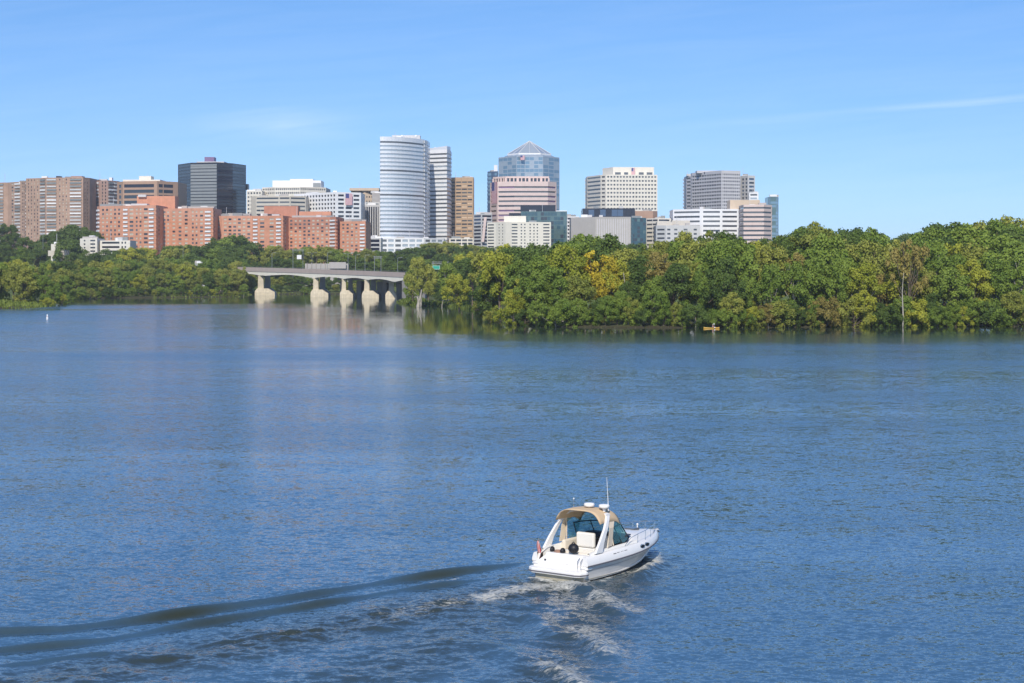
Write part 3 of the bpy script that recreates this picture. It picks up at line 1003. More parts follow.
# tan tower
b = building('tan stone tower with bronze windows, right of the twin white towers', [(449.5, 1640), (473.5, 1634)], 30, 177.5, 241, 17,
             [rep('p.35 w2.4', 4, 'p.35')], 'tan_stone', ['glass_mid', 'glass_dark', 'glass_mid', 'tan_pale'], wh=.42, par=1.2,
             trim=[(0, 0, .03, .4), (0, .245, .26, .4), (0, .49, .505, .4), (0, .735, .75, .4), (0, .97, 1, .4)])
building('white colonnaded base building below the tan tower', [(449.2, 1560), (474, 1556)], 40, 238.4, 246, 2, [rep('p.4 w2', 4, 'p.4')], 'cream', GD, wh=.6, par=.3)

# blue-purple block, blue slab, glass pyramid tower, pink tower
b = building('dark purple block with pale ribs, between the tan tower and the pink tower', [(473.5, 1545), (481, 1532), (492, 1540)], 30, 214.5, 247, 9,
             ['p.2 w6 p.3', 'w1'], 'grey_light', ['glass_black', 'glass_navy'], wh=.55, par=.3)
zl = b.location
v0 = (X(481.6, 1530) - zl.x, 1531.0 - zl.y)
st = MB()
st.add([(v0[0], v0[1], Zr(242, 1531) - zl.z), (v0[0] + 2.2, v0[1] + .3, Zr(242, 1531) - zl.z), (v0[0] + 4.6, v0[1] + .6, Zr(217, 1531) - zl.z), (v0[0] + 2.2, v0[1] + .3, Zr(217, 1531) - zl.z)], [(0, 1, 2, 3)])
st.build('slanted_panel', M['pink_stone'], b, thick=.3)
roofbox(b, 'penthouse', 476, 487, 1548, 12, 212, 214.6, 'grey_light')
b = building('thin blue glass tower slab standing left behind the pink tower', [(487.5, 1800), (498, 1794)], 24, 171.5, 232, 15, [rep('w1', 3)], 'glass_navy', ['glass_navy', 'glass_blue'], wh=.7)
roofbox(b, 'roof_unit', 494, 497.5, 1802, 5, 165, 171.6, 'white_panel')

PYY = 1720
b = building('blue glass tower topped by a glass pyramid', [(498.5, PYY + 26), (516.5, PYY), (525, PYY + 3), (543, PYY), (559.5, PYY + 26)], [(556, PYY + 60), (502, PYY + 60)], 157.5, 213, 14,
             [rep('p.1 w1.3', 4, 'p.1'), 'p.1 w1 p.1 w1 p.1', rep('p.1 w1.3', 4, 'p.1'), rep('p.1 w1.3', 3, 'p.1')], 'glass_silver', ['glass_blue', 'glass_blue', 'glass_silver'], wh=.74, par=.35, rec=.12)
zl = b.location
ap = (X(529.5, PYY + 30) - zl.x, PYY + 30 - zl.y, Zr(141, PYY + 30) - zl.z)


def pyr(rows, ax, dy0, dy1):
    r0 = Zr(rows, PYY) - zl.z
    return [(X(529.5 - ax, PYY) - zl.x, PYY + dy0 - zl.y, r0), (X(529.5 - ax * .5, PYY) - zl.x, PYY + 4 - zl.y, r0), (X(529.5 + ax * .5, PYY) - zl.x, PYY + 4 - zl.y, r0),
            (X(529.5 + ax, PYY) - zl.x, PYY + dy0 - zl.y, r0), (X(529.5 + ax * .6, PYY) - zl.x, PYY + dy1 - zl.y, r0), (X(529.5 - ax * .6, PYY) - zl.x, PYY + dy1 - zl.y, r0)]


py = MB()
e0 = pyr(157.2, 30, 26, 57)
e1 = [tuple(ap[k] + (p[k] - ap[k]) * .74 for k in (0, 1)) + (Zr(153.5, PYY) - zl.z,) for p in e0]
py.loft([e0, e1], closed=True)
py.build('lower_roof', M['glass_silver'], b)
pg = MB()
e2 = [(p[0], p[1], p[2] + 1.2) for p in e1]
pg.add([*e2, ap], [(i, (i + 1) % 6, 6) for i in range(6)])
pg.build('glass_pyramid', M['glass_silver'], b)
cb = MB().loft([e1, [(p[0], p[1], p[2] + 1.2) for p in e1]], closed=True)
cb.build('cornice', M['white_panel'], b)
rb = MB()
for i in range(6):
    p = e2[i]
    rb.tube([p, ap], .38, 4)
    m_ = tuple((e2[i][k] + e2[(i + 1) % 6][k]) / 2 for k in range(3))
    rb.tube([m_, ap], .2, 4)
rb.build('pyramid_rib', M['grey_light'], b)

pinkf = [(490, 1612), (497.5, 1592), (514, 1588), (548, 1588), (556.5, 1600)]
b = building('pink stone tower with wide bands, in front of the pyramid tower', pinkf, 40, 182.8, 236, 10.5, ['p.3 w2.2 p.5', 'p.8 w16', 'w34', 'w8 p.6'], 'pink_stone', ['glass_dark', 'glass_mid', 'purple_panel'], wh=.38, par=1.0, rec=.7)
zl = b.location
cr = MB()
cf = [(X(493, 1612) - zl.x, 1612 - zl.y), (X(506, 1598) - zl.x, 1598 - zl.y), (X(549, 1600) - zl.x, 1600 - zl.y), (X(549, 1622) - zl.x, 1622 - zl.y), (X(493, 1630) - zl.x, 1630 - zl.y)]
cr.prism(inset(cf, 1.2), Zr(183, 1600) - zl.z, Zr(178, 1600) - zl.z)
cr.build('crown_recess', M['glass_dark'], b)
c2 = MB()
c2.prism(cf, Zr(178.2, 1600) - zl.z, Zr(176.4, 1600) - zl.z)
for i in range(3):
    a, c = Vector(cf[i]), Vector(cf[i + 1])
    k_ = max(2, int((c - a).length / 3.6))
    e = (c - a).normalized(); nr = Vector((e.y, -e.x))
    for j in range(k_ + 1):
        pp = a + (c - a) * (j / k_)
        w_ = .55 if j % 3 else 1.1
        c2.slab(pp - e * w_, pp + e * w_, nr, .9, -.05, Zr(183, 1600) - zl.z, Zr(178.2, 1600) - zl.z)
c2.build('crown', M['pink_stone'], b)

b = building('dark teal glass block with navy stepped top, in front of the pink tower', [(521, 1520), (567, 1514)], 40, 211.5, 248, 8, [rep('p.08 w1', 14, 'p.08')], 'glass_green', ['glass_teal', 'glass_teal', 'glass_dark', 'glass_green'], wh=.78, par=.2, rec=.1)
roofbox(b, 'upper_storey', 520.5, 555.5, 1534, 24, 205, 211.6, 'glass_black')
roofbox(b, 'upper_storey', 509, 522, 1540, 20, 213, 219, 'glass_black')
roofbox(b, 'parapet', 556, 567, 1516, 4, 210.5, 212.2, 'white_panel')
b = building('low cream block with small windows, at the foot of the pink tower', [(487, 1436), (496, 1430), (505.5, 1420), (511.5, 1416), (551, 1424)], 30, 222.5, 249, 8,
             ['p.3 w3 p1', 'p1.4 w.6 p1.4 w.6 p1.4', 'p1', 'w3 p1.6 w.7 p1 w.7 p2 w.7 p1.2 w.7 p1 w.7 p2.6 w3.6 p.3'], 'cream', GD, wh=.42, par=.6)
roofbox(b, 'penthouse', 504, 526, 1434, 14, 216, 222.6, 'cream')
building('white banded sliver of a building between the teal block and the grey box', [(566.5, 1590), (579, 1586)], 24, 216.5, 236, 5, ['w6 p5'], 'white_panel', ['glass_dark'], wh=.5)

# pale grid tower and the boxes in front of it
b = building('cream grid-windowed tower with set-back crown, behind the windowless grey box', [(587, 1640), (600.5, 1612), (606, 1606), (657.5, 1610)], 36, 176.5, 213, 9,
             ['w1', 'p.3 w1 p.3', rep('p.7 w1', 16, 'p.7')], 'cream', ['glass_mid', 'glass_dark'], wh=.42, par=.35)
zl = b.location
c3 = MB()
cf = [(X(602.5, 1640) - zl.x, 1640 - zl.y), (X(613, 1618) - zl.x, 1618 - zl.y), (X(654, 1620) - zl.x, 1620 - zl.y), (X(654, 1640) - zl.x, 1640 - zl.y)]
c3.prism(cf, Zr(177, 1618) - zl.z, Zr(167, 1618) - zl.z)
cr = c3.build('crown', M['cream'], b)
for u0, u1 in ((.05, .19), (.27, .37), (.63, .75), (.82, .96)):
    a, c = Vector(cf[1]), Vector(cf[2])
    e = (c - a).normalized(); nr = Vector((e.y, -e.x))
    MB().slab(a + (c - a) * u0, a + (c - a) * u1, nr, .3, .05, Zr(174.8, 1618) - zl.z, Zr(172.2, 1618) - zl.z).build('window', M['glass_mid'], cr)
b = building('windowless grey box with pale ribs and a teal glass corner', [(571, 1462), (595.5, 1446), (631, 1444)], 34, 217.5, 250, 1,
             ['p1', rep('p.6 w.5', 15, 'p.6')], 'grey_stone', ['grey_panel'], wh=.92, par=.05, rec=.3)
building('teal glass corner block right of the windowless grey box', [(631.3, 1443), (646, 1447)], 30, 217.7, 250, 8, [rep('p.1 w1', 5, 'p.1')], 'glass_teal', ['glass_teal', 'glass_green', 'glass_teal', 'glass_dark'], wh=.76, par=.2, rec=.12)
building('navy glass roof storey floating over the windowless grey box', [(582.5, 1490), (635, 1484)], 26, 208.5, 218, 1, [rep('p.05 w1', 9, 'p.05')], 'glass_black', ['glass_black', 'glass_navy', 'glass_black'], wh=.8, par=.15, rec=.1)
building('short terracotta-topped block beneath the cream grid tower', [(635.2, 1520), (653, 1518), (657.5, 1524)], 24, 211, 240, 5, ['p3 w.2 p3', 'p1'], 'tan_brick', ['tan_brick'], wh=.3, par=1)
building('white banded low block right of the teal corner', [(646.3, 1480), (658, 1470), (671, 1474)], 26, 218.5, 244, 6, ['p.2 w4 p.2 w3.5 p.3', 'p.3 w4 p.6'], 'cream', GD, wh=.42, par=.3)
building('low pale grey block with dark upper windows, far left of the wide white block', [(656, 1440), (666, 1432), (700, 1436)], 26, 225.5, 246, 4, ['p.3 w2 p.4', 'p.4 w1 p1.2 w1 p2 w1.2 p2 w1 p1'], 'grey_light', GD, wh=.4, par=.8,
         extra=[('penthouse', [(657, 1444), (672, 1444)], 12, 222, 225.6, 'beige'), ('penthouse', [(672, 1450), (690, 1450)], 12, 220.5, 225.6, 'beige')])
# wide white block, grey tower, tan banded block, blue-green slab
b = building('wide bright white block with ribbon windows in front of the grey tower', [(673, 1476), (701.5, 1462), (721, 1462), (738.5, 1464)], 32, 209.5, 244, 7,
             ['p.3 w7 p.5', 'p.8 w8 p.5', 'p.8 w8 p.5'], 'white_panel', ['glass_dark', 'glass_mid'], wh=.40, par=.45, rec=.5)
b = building('grey granite tower with fine window rows and a bright stepped right end', [(692, 1650), (721.5, 1606), (740.5, 1614)], 34, 173, 216, 12,
             [rep('w1 p.12', 12), rep('p.5 w1', 10, 'p.5')], 'grey_panel', ['glass_mid', 'glass_mid', 'glass_dark'], wh=.5, par=.9)
roofbox(b, 'penthouse', 697, 721, 1634, 16, 170.6, 173.1, 'grey_panel')
zl = b.location
MB().slab((X(704, 1632) - zl.x, 1631 - zl.y), (X(709, 1630) - zl.x, 1629 - zl.y), Vector((-.3, -.95)), .1, .3, Zr(173.8, 1630) - zl.z, Zr(172, 1630) - zl.z).build('roof_louvre', M['dark_panel'], b)
roofbox(b, 'penthouse', 721.5, 736, 1622, 16, 170.8, 173.1, 'grey_light')
building('narrow grey wing on the left side of the grey granite tower', [(686.5, 1665), (692.2, 1656)], 24, 176, 216, 11, ['w1'], 'grey_panel', ['glass_mid'], wh=.5, par=.5)
b = building('pale grey wing with bold dark panes, right shoulder of the grey granite tower', [(740.8, 1630), (748, 1618), (755, 1622)], 26, 176, 216, 10,
             ['p.6 w1 p.7 w1 p.4', 'p.1 w4 p.6'], 'grey_light', ['glass_dark', 'glass_navy'], wh=.55, par=.7)
building('small white lower step at the right foot of the grey granite tower', [(749, 1612), (758.5, 1610)], 20, 192.5, 216, 6, ['p.1 w4 p.2'], 'white_panel', ['glass_silver', 'glass_mid'], wh=.5, par=.4)
b = building('tan and pink banded block with shaded left side, right of the wide white block', [(738.8, 1442), (743.5, 1412), (764, 1410), (772, 1420)], [(770, 1452), (744, 1456)], 206, 244, 8,
             ['w1', 'w1', 'w1 p.05'], 'pink_stone', ['glass_mid', 'glass_dark'], wh=.40, par=.5, rec=.5)
roofbox(b, 'penthouse', 730, 760, 1470, 20, 200, 211, 'tan_pale')
building('slim blue-green glass tower standing alone at the right end of the skyline', [(768, 1700), (770.5, 1690), (776, 1690), (778.5, 1700)], 20, 197, 236, 11, ['w1', 'w1', 'w1'], 'glass_green', ['glass_green', 'glass_blue'], wh=.7, par=.4, rec=.12)
# low white house on the left bank
b = building('low white flat-roofed house above the left bank trees', [(80, 1216), (90, 1210), (97, 1210)], 24, 238.5, 254, 4, ['p1 w.5 p1.3', 'p.1 w4 p.2'], 'cream', ['glass_dark'], wh=.45, name='house', par=.4, cat='house')
building('long single-storey white pavilion with dark glazing, beside the low white house', [(100, 1214), (130, 1208)], 20, 240.5, 250.5, 2, ['p1 w9 p1 w.8 p.8 w.8 p2'], 'cream', ['glass_black', 'glass_dark'], wh=.45, name='house', par=.3, cat='house')
building('small cream stepped house left of the round dark tree', [(51, 1212), (58, 1208), (64, 1210)], 14, 244, 255, 2, ['p2 w.5 p1', 'p1'], 'cream', ['glass_dark'], wh=.3, name='house', par=.8, cat='house',
         extra=[('porch', [(48, 1200), (58, 1200)], 8, 250.5, 256, 'beige')])
building('tiny white roofed hut among the trees above the left bank', [(195, 1120), (205, 1118)], 8, 264.3, 269, 1, ['p1 w.6 p1 w.6 p1'], 'white_panel', ['glass_dark'], wh=.3, name='house', par=.6, cat='house')

# flags hung on three facades
FR, FW_, FB = mat('flag_red', (0.50, 0.10, 0.12)), mat('flag_white', (0.72, 0.66, 0.68)), mat('flag_blue', (0.06, 0.07, 0.22))


def flag(label, px0, px1, rt, rb, Y, dy=0.0):
    """a hanging flag: blue canton over vertical red and white stripes"""
    a, c = Vector((X(px0, Y), Y)), Vector((X(px1, Y), Y + dy))
    z0, z1 = Zr(rb, Y), Zr(rt, Y)
    o = empty('flag', (a.x, a.y, z0))
    mb = MB()
    for i in range(13):
        mb.mi = i % 2
        p, q_ = (c - a) * (i / 13), (c - a) * ((i + 1) / 13)
        top_ = (z1 - z0) * (.6 if i < 7 else 1)
        off = -.12 * math.sin(i * .9)
        mb.slab(p + Vector((0, off)), q_ + Vector((0, off)), Vector((0, -1)), .04, .04, 0, top_)
    mb.build('stripes', [FR, FW_], o)
    MB().slab(Vector((0, 0)), (c - a) * (7 / 13), Vector((0, -1)), .1, .14, (z1 - z0) * .6 + .01, z1 - z0).build('canton', FB, o)
    tag(o, label, 'flag')
    return o


flag('large striped flag hanging on the bright white grid block', 345.6, 352, 193.5, 205, 1492.5, 2.5)
flag('large striped flag hanging down the left side of the pink tower', 491.6, 497, 182.5, 204, 1606.5, -14)
flag('small striped flag on the crown of the cream grid tower', 631.5, 635, 168, 176, 1617)
flag('small striped flag at the top of the pyramid tower', 520.5, 524.5, 155.5, 160, 1718)

# ------------------------------------------------------------------ bridge
def bridge_z(px):            # deck top drops gently towards the right
    u = (px - 248) / (412 - 248)
    return 16.3 - 2.6 * u - .5 * u * u


def bY(px):
    u = (px - 248) / (412 - 248)
    return 1045 - 165 * u


BR = empty('bridge', (X(320, bY(320)), bY(320), 0))
tag(BR, 'long concrete girder bridge with haunched spans crossing the channel at the left', 'bridge')
BL = BR.location
pxs = list(np.linspace(236, 425, 64))
PIERS = [261, 316, 344, 367, 392]


def bpt(px, off, z):
    x, y = X(px, bY(px)), bY(px)
    return (x - BL.x, y + off - BL.y, z - BL.z)


def haunch(px):
    d = min(abs(px - p) for p in PIERS + [236, 425])
    nb = sorted(abs(px - p) for p in PIERS + [236, 425])
    spn = nb[0] + nb[1]
    u = d / max(spn / 2, 1)
    return 1.8 + 1.9 * (1 - min(1, u)) ** 1.8 if spn > 30 else 2.0 + .9 * (1 - min(1, u)) ** 1.8


dk, gd, pr, rl = MB(), MB(), MB(), MB()
rg1, rg2, rp1, rg3 = [], [], [], []
for px in pxs:
    z = bridge_z(px)
    rg1.append([bpt(px, -1.2, z - 1.25), bpt(px, 17, z - 1.25), bpt(px, 17, z - .25), bpt(px, -1.2, z - .25)])
    h_ = haunch(px)
    rg2.append([bpt(px, -1.0, z - 1.25 - h_), bpt(px, -.3, z - 1.25 - h_), bpt(px, -.3, z - 1.2), bpt(px, -1.0, z - 1.2)])
    rg3.append([bpt(px, 15.2, z - 1.25 - h_), bpt(px, 15.9, z - 1.25 - h_), bpt(px, 15.9, z - 1.2), bpt(px, 15.2, z - 1.2)])
    rp1.append([bpt(px, -1.45, z - 1.75), bpt(px, -1.21, z - 1.75), bpt(px, -1.0, z + .75), bpt(px, -1.35, z + .75)])
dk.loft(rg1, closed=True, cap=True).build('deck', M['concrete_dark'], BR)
GIR = mat('girder_paint', (.84, .78, .64), rough=.6, streak=.1)
gd.loft(rg2, closed=True, cap=True).build('girder', GIR, BR)
MB().loft(rg3, closed=True, cap=True).build('girder', GIR, BR)
for o_ in (4.8, 10):
    MB().loft([[(p[0], p[1] + o_, p[2]) for p in r_] for r_ in rg2], closed=True, cap=True).build('girder', GIR, BR)
STN = mat('parapet_stone', (.44, .36, .31), rough=.85, streak=.12)
pr.loft(rp1, closed=True, cap=True).build('parapet', STN, BR)
MB().loft([[(p[0], p[1] + 18.1, p[2]) for p in r_] for r_ in rp1], closed=True, cap=True).build('parapet', STN, BR)
MB().loft([[bpt(px, -.95, bridge_z(px) - .244), bpt(px, 16.7, bridge_z(px) - .244)] for px in pxs]).build('roadway', M['asphalt'], BR)
rl.tube([bpt(px, -1.2, bridge_z(px) + 1.35) for px in pxs], .05, 5)
for px in np.linspace(237, 424, 95):
    rl.tube([bpt(px, -1.2, bridge_z(px) + .7), bpt(px, -1.2, bridge_z(px) + 1.35)], .035, 4)
rl.build('railing', M['galvanised'], BR)


def pier(px, Y, wtop, wbase, right, lowz=-2.0, m='concrete', h=None):
    """tapered shaft on a wider stepped footing that slopes down to the right"""
    zt_ = bridge_z(px) - 1.25 - haunch(px) + .02 if h is None else h
    x0, y0 = X(px, Y) - BL.x, Y - BL.y
    mb = MB()
    a, b_ = wtop / 2 * .78, wtop / 2 * .92
    mb.loft([[(x0 - b_, y0 - 1.2, 3.9), (x0 + b_, y0 - 1.2, 3.9), (x0 + b_, y0 + 1.0, 3.9), (x0 - b_, y0 + 1.0, 3.9)],
             [(x0 - a, y0 - 1.2, zt_ - 1), (x0 + a, y0 - 1.2, zt_ - 1), (x0 + a, y0 + .8, zt_ - 1), (x0 - a, y0 + .8, zt_ - 1)],
             [(x0 - a * 1.15, y0 - 1.3, zt_), (x0 + a * 1.15, y0 - 1.3, zt_), (x0 + a * 1.15, y0 + .9, zt_), (x0 - a * 1.15, y0 + .9, zt_)]], closed=True, cap=True)
    o = mb.build('pier', M[m], BR)
    L_, R_ = (wbase * .28, wbase * .72) if right else (wbase * .42, wbase * .42)
    f = MB()
    f.loft([[(x0 - L_, y0 - 2.6, lowz), (x0 + R_, y0 - 2.6, lowz), (x0 + R_, y0 + 3, lowz), (x0 - L_, y0 + 3, lowz)],
            [(x0 - L_ * .98, y0 - 2.5, 2.0), (x0 + R_ * .97, y0 - 2.5, 2.0), (x0 + R_ * .97, y0 + 2, 2.0), (x0 - L_ * .98, y0 + 2, 2.0)],
            [(x0 - L_ * .93, y0 - 2.3, 2.8), (x0 + R_ * .76, y0 - 2.3, 2.8), (x0 + R_ * .76, y0 + 1.8, 2.8), (x0 - L_ * .93, y0 + 1.8, 2.8)],
            [(x0 - L_ * .6, y0 - 2.1, 4.2), (x0 + R_ * .5, y0 - 2.1, 4.2), (x0 + R_ * .5, y0 + 1.6, 4.2), (x0 - L_ * .6, y0 + 1.6, 4.2)]], closed=True, cap=True)
    f.build('pier_footing', M[m], o)


for px, wt_, wb_ in ((261, 3.9, 12.4), (316, 3.5, 10.4), (344, 2.7, 7.4), (367, 3.2, 9.4)):
    pier(px, bY(px) + 1.5, wt_, wb_, True)
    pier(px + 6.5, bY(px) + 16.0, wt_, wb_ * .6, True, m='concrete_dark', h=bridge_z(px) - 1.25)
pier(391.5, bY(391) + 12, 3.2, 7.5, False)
# solid abutments that the spans land on
for px0, px1 in ((229, 238), (402, 425)):
    MB().prism([bpt(px0, -.6, 0)[:2], bpt(px1, -.6, 0)[:2], bpt(px1, 16.5, 0)[:2], bpt(px0, 16.5, 0)[:2]], -1, bridge_z(px0 if px0 > 300 else px1) - 3.6).build('abutment', M['concrete_dark'], BR)
# a second, lower bridge close behind, seen in shade between the piers
B2 = empty('bridge', (X(380, 960), 960, 0))
tag(B2, 'low shaded ramp bridge seen behind the piers of the girder bridge', 'bridge')
b2l = B2.location


def q2(px, off): return (X(px, bY(px)) - b2l.x, bY(px) + off - b2l.y)


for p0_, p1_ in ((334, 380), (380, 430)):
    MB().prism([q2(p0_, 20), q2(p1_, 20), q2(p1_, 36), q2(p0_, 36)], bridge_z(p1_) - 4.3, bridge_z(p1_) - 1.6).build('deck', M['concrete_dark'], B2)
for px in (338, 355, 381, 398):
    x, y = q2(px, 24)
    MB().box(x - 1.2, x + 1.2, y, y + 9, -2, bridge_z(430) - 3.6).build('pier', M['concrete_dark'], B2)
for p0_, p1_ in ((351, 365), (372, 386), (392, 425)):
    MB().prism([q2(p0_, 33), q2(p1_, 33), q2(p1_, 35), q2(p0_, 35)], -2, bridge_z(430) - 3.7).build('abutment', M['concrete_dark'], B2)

# lamps, gantries and signs along the bridge and the road behind it
def lamp(px, row0, row1, Y, label, arm=1.6, two=False, group=None):
    zb = Zr(row1, Y)
    zt_ = Zr(row0, Y)
    o = empty('street_lamp', (X(px, Y), Y, zb))
    tag(o, label, 'street lamp')
    h = zt_ - zb
    MB().tube([(0, 0, 0), (0, 0, h * .96)], [.15, .09], 6).build('pole', M['galvanised'], o)
    for s_ in ((1, -1) if two else (1,)):
        a_ = MB().tube([(0, 0, h * .95), (s_ * arm * .5, 0, h * .995), (s_ * arm, 0, h)], .09, 5).build('arm', M['galvanised'], o)
        MB().box(s_ * arm - (.2 if s_ > 0 else .9), s_ * arm + (.9 if s_ > 0 else .2), -.2, .2, h - .1, h + .12).build('lamp_head', M['galvanised'], o)
    return o


def onb(px): return bY(px) + 4


for px, r0, lab in ((272, 252.6, 'street lamp at the left end of the bridge, standing alone'), (327.5, 252, 'street lamp on the bridge above the second pier from the left'),
                    (355.5, 254.5, 'street lamp on the bridge between its two closest piers'), (365, 255, 'street lamp on the bridge just left of the sign frame'),
                    (397.6, 257.5, 'street lamp at the right end of the bridge, before the trees')):
    lamp(px, r0, HZ - (bridge_z(px) - .25 - EYE) * F / onb(px), onb(px), lab)
lamp(348, 253.5, HZ - (bridge_z(348) - .25 - EYE) * F / onb(348), onb(348), 'tall mast lamp with two heads near the middle of the bridge', 1.5, True)


def gantry(px0, px1, r0, Y, zb, label, sign=None):
    o = empty('sign_gantry', (X(px0, Y), Y, zb))
    tag(o, label, 'sign gantry')
    w = X(px1, Y) - X(px0, Y); h = Zr(r0, Y) - zb
    for x in (0, w):
        MB().tube([(x, 0, 0), (x, 0, h)], .16, 6).build('post', M['galvanised'], o)
    b_ = MB().tube([(-.6, 0, h), (w + .6, 0, h)], .11, 6).tube([(-.6, 0, h - .9), (w + .6, 0, h - .9)], .12, 6)
    for i in range(10):
        b_.tube([(w * i / 10, 0, h - (.9 if i % 2 else 0)), (w * (i + 1) / 10, 0, h - (0 if i % 2 else .9))], .05, 4)
    b_.build('truss', M['galvanised'], o)
    if sign:
        x0, x1, z0, z1, m = sign
        sg_ = MB().box(X(x0, Y) - X(px0, Y), X(x1, Y) - X(px0, Y), -.42, -.30, Zr(z1, Y) - zb, Zr(z0, Y) - zb).build('sign_panel', M[m], o)
        if m == 'sign_green':
            a0, a1, c0, c1 = X(x0, Y) - X(px0, Y), X(x1, Y) - X(px0, Y), Zr(z1, Y) - zb, Zr(z0, Y) - zb
            fr = MB()
            fr.box(a0 + .1, a1 - .1, -.45, -.43, c1 - .22, c1 - .12).box(a0 + .1, a1 - .1, -.45, -.43, c0 + .12, c0 + .22)
            fr.box(a0 + .1, a0 + .2, -.45, -.43, c0 + .22, c1 - .22).box(a1 - .2, a1 - .1, -.45, -.43, c0 + .22, c1 - .22)
            fr.build('sign_border', M['white_paint'], sg_)
    return o


def zY(Y, px): return gz(X(px, Y), Y)


gantry(293, 303, 249.5, 1120, zY(1120, 298), 'sign frame with a small white panel on the road behind the bridge', (297, 301.5, 255, 259.2, 'white_paint'))
gantry(374.5, 381, 256.5, bY(377) + 6, bridge_z(377) - .25, 'narrow square sign frame on the right part of the bridge')
gantry(433, 447.5, 262, 830, 3.5, 'overhead sign frame with green road signs above the trees right of the bridge', (432.6, 440, 265.5, 269.5, 'sign_green'))
lamp(312, 252.6, 268, 1125, 'twin-armed street lamp on the road behind the bridge, right of the white panel', 2.2, True)
lamp(43, 226, 252, 1230, 'tall pale street lamp in front of the brown apartment slabs', 1.4)
lamp(93, 236, 254, 1195, 'thin street lamp before the low white house', 1.0)
lamp(160, 244, 262, 1190, 'thin street lamp beneath the left salmon wing, nearer its right corner', 1.0)
lamp(183, 246, 266, 1150, 'thin street lamp left of the round tree clump under the pale pink wing', 1.2)

# retaining wall and ramp beyond the bridge
rw = empty('retaining_wall', (X(305, 1140), 1140, zY(1140, 305)))
tag(rw, 'low beige road retaining wall with dark gaps behind the middle of the bridge', 'wall')
zz = rw.location.z
w_ = MB()
w_.prism([(0, 0), (X(348, 1140) - X(304, 1140), -4), (X(348, 1140) - X(304, 1140), 0), (0, 4)], -2, Zr(263.6, 1140) - zz)
w_.build('wall', M['grey_stone'], rw)
for i in range(9):
    x = 1.2 + i * 3.1
    MB().box(x, x + .5, -.28 * i - .9, -.28 * i - .1, -2, Zr(262.8, 1140) - zz).build('pilaster', M['concrete_dark'], rw)
MB().prism([(X(330, 1140) - rw.location.x, -6), (X(347, 1140) - rw.location.x, -7.4), (X(347, 1140) - rw.location.x, -6), (X(330, 1140) - rw.location.x, -4.5)], Zr(268.5, 1140) - zz, Zr(262.2, 1140) - zz).build('coping', M['grey_stone'], rw)

# ------------------------------------------------------------------ river marker
bu = empty('marker_buoy', (*W(47.3, 319.5), 0))
bu.scale = (.75, .75, .75)
tag(bu, 'small white can-shaped marker buoy floating off the grassy spit', 'buoy')
MB().loft([[(r_ * math.cos(t_), r_ * math.sin(t_), z_) for t_ in np.linspace(0, 2 * math.pi, 13)[:-1]] for r_, z_ in ((.25, -.7), (.42, -.3), (.42, .9), (.34, 1.05))], closed=True, cap=True).build('float', M['white_paint'], bu)
MB().loft([[(r_ * math.cos(t_), r_ * math.sin(t_), z_) for t_ in np.linspace(0, 2 * math.pi, 13)[:-1]] for r_, z_ in ((.30, 1.04), (.26, 2.0), (.10, 2.25))], closed=True, cap=True).build('can', M['white_paint'], bu)
MB().loft([[(r_ * math.cos(t_), r_ * math.sin(t_), z_) for t_ in np.linspace(0, 2 * math.pi, 13)[:-1]] for r_, z_ in ((.303, 1.15), (.297, 1.3))], closed=True).build('band', mat('buoy_orange', (.6, .18, .04)), bu)

# ------------------------------------------------------------------ yellow kayak with a paddler
kx, ky = W(711.5, 328.6)
kay = empty('kayak', (kx, ky, 0))
tag(kay, 'yellow kayak close to the island waterline, right of the middle', 'kayak')
YEL = mat('kayak_yellow', (.55, .33, .05), rough=.35, var=.04)
rings = []
for u in np.linspace(-1, 1, 17):
    hw = .38 * max(.02, (1 - abs(u) ** 2.4)); xx = 2.15 * u
    sheer = .20 + .16 * u * u
    rings.append([(xx, -hw, sheer), (xx, -hw * .85, .05), (xx, -hw * .4, -.12 + .1 * u * u), (xx, hw * .4, -.12 + .1 * u * u), (xx, hw * .85, .05), (xx, hw, sheer), (xx, hw * .5, sheer + .07), (xx, -hw * .5, sheer + .07)])
MB().loft(rings, closed=True, cap=True).build('hull', YEL, kay, smooth=True)
MB().loft([[(a * math.cos(t_) * .48 + .45, a * math.sin(t_) * .27, .36 + hz_) for t_ in np.linspace(0, 2 * math.pi, 17)[:-1]] for a, hz_ in ((1.08, 0), (1.06, .06), (.92, .06), (.9, -.02))], closed=True).build('cockpit_rim', M['black_metal'], kay)
MB().box(.05, .12, -.2, .2, .36, .62).build('seat_back', M['black_metal'], kay)


def skin_person(parent_label, joints, links, radii, loc, rz, mats):
    me = bpy.data.meshes.new('person')
    me.from_pydata(joints, links, [])
    o = link_mesh('person', me, None, loc)
    o.rotation_euler = (0, 0, rz)
    sk = o.modifiers.new('skin', 'SKIN')
    for i, r_ in enumerate(radii):
        me.skin_vertices[0].data[i].radius = (r_, r_ * .85)
    me.skin_vertices[0].data[0].use_root = True
    sb = o.modifiers.new('sub', 'SUBSURF'); sb.levels = 2; sb.render_levels = 2
    me.materials.append(mats)
    return o


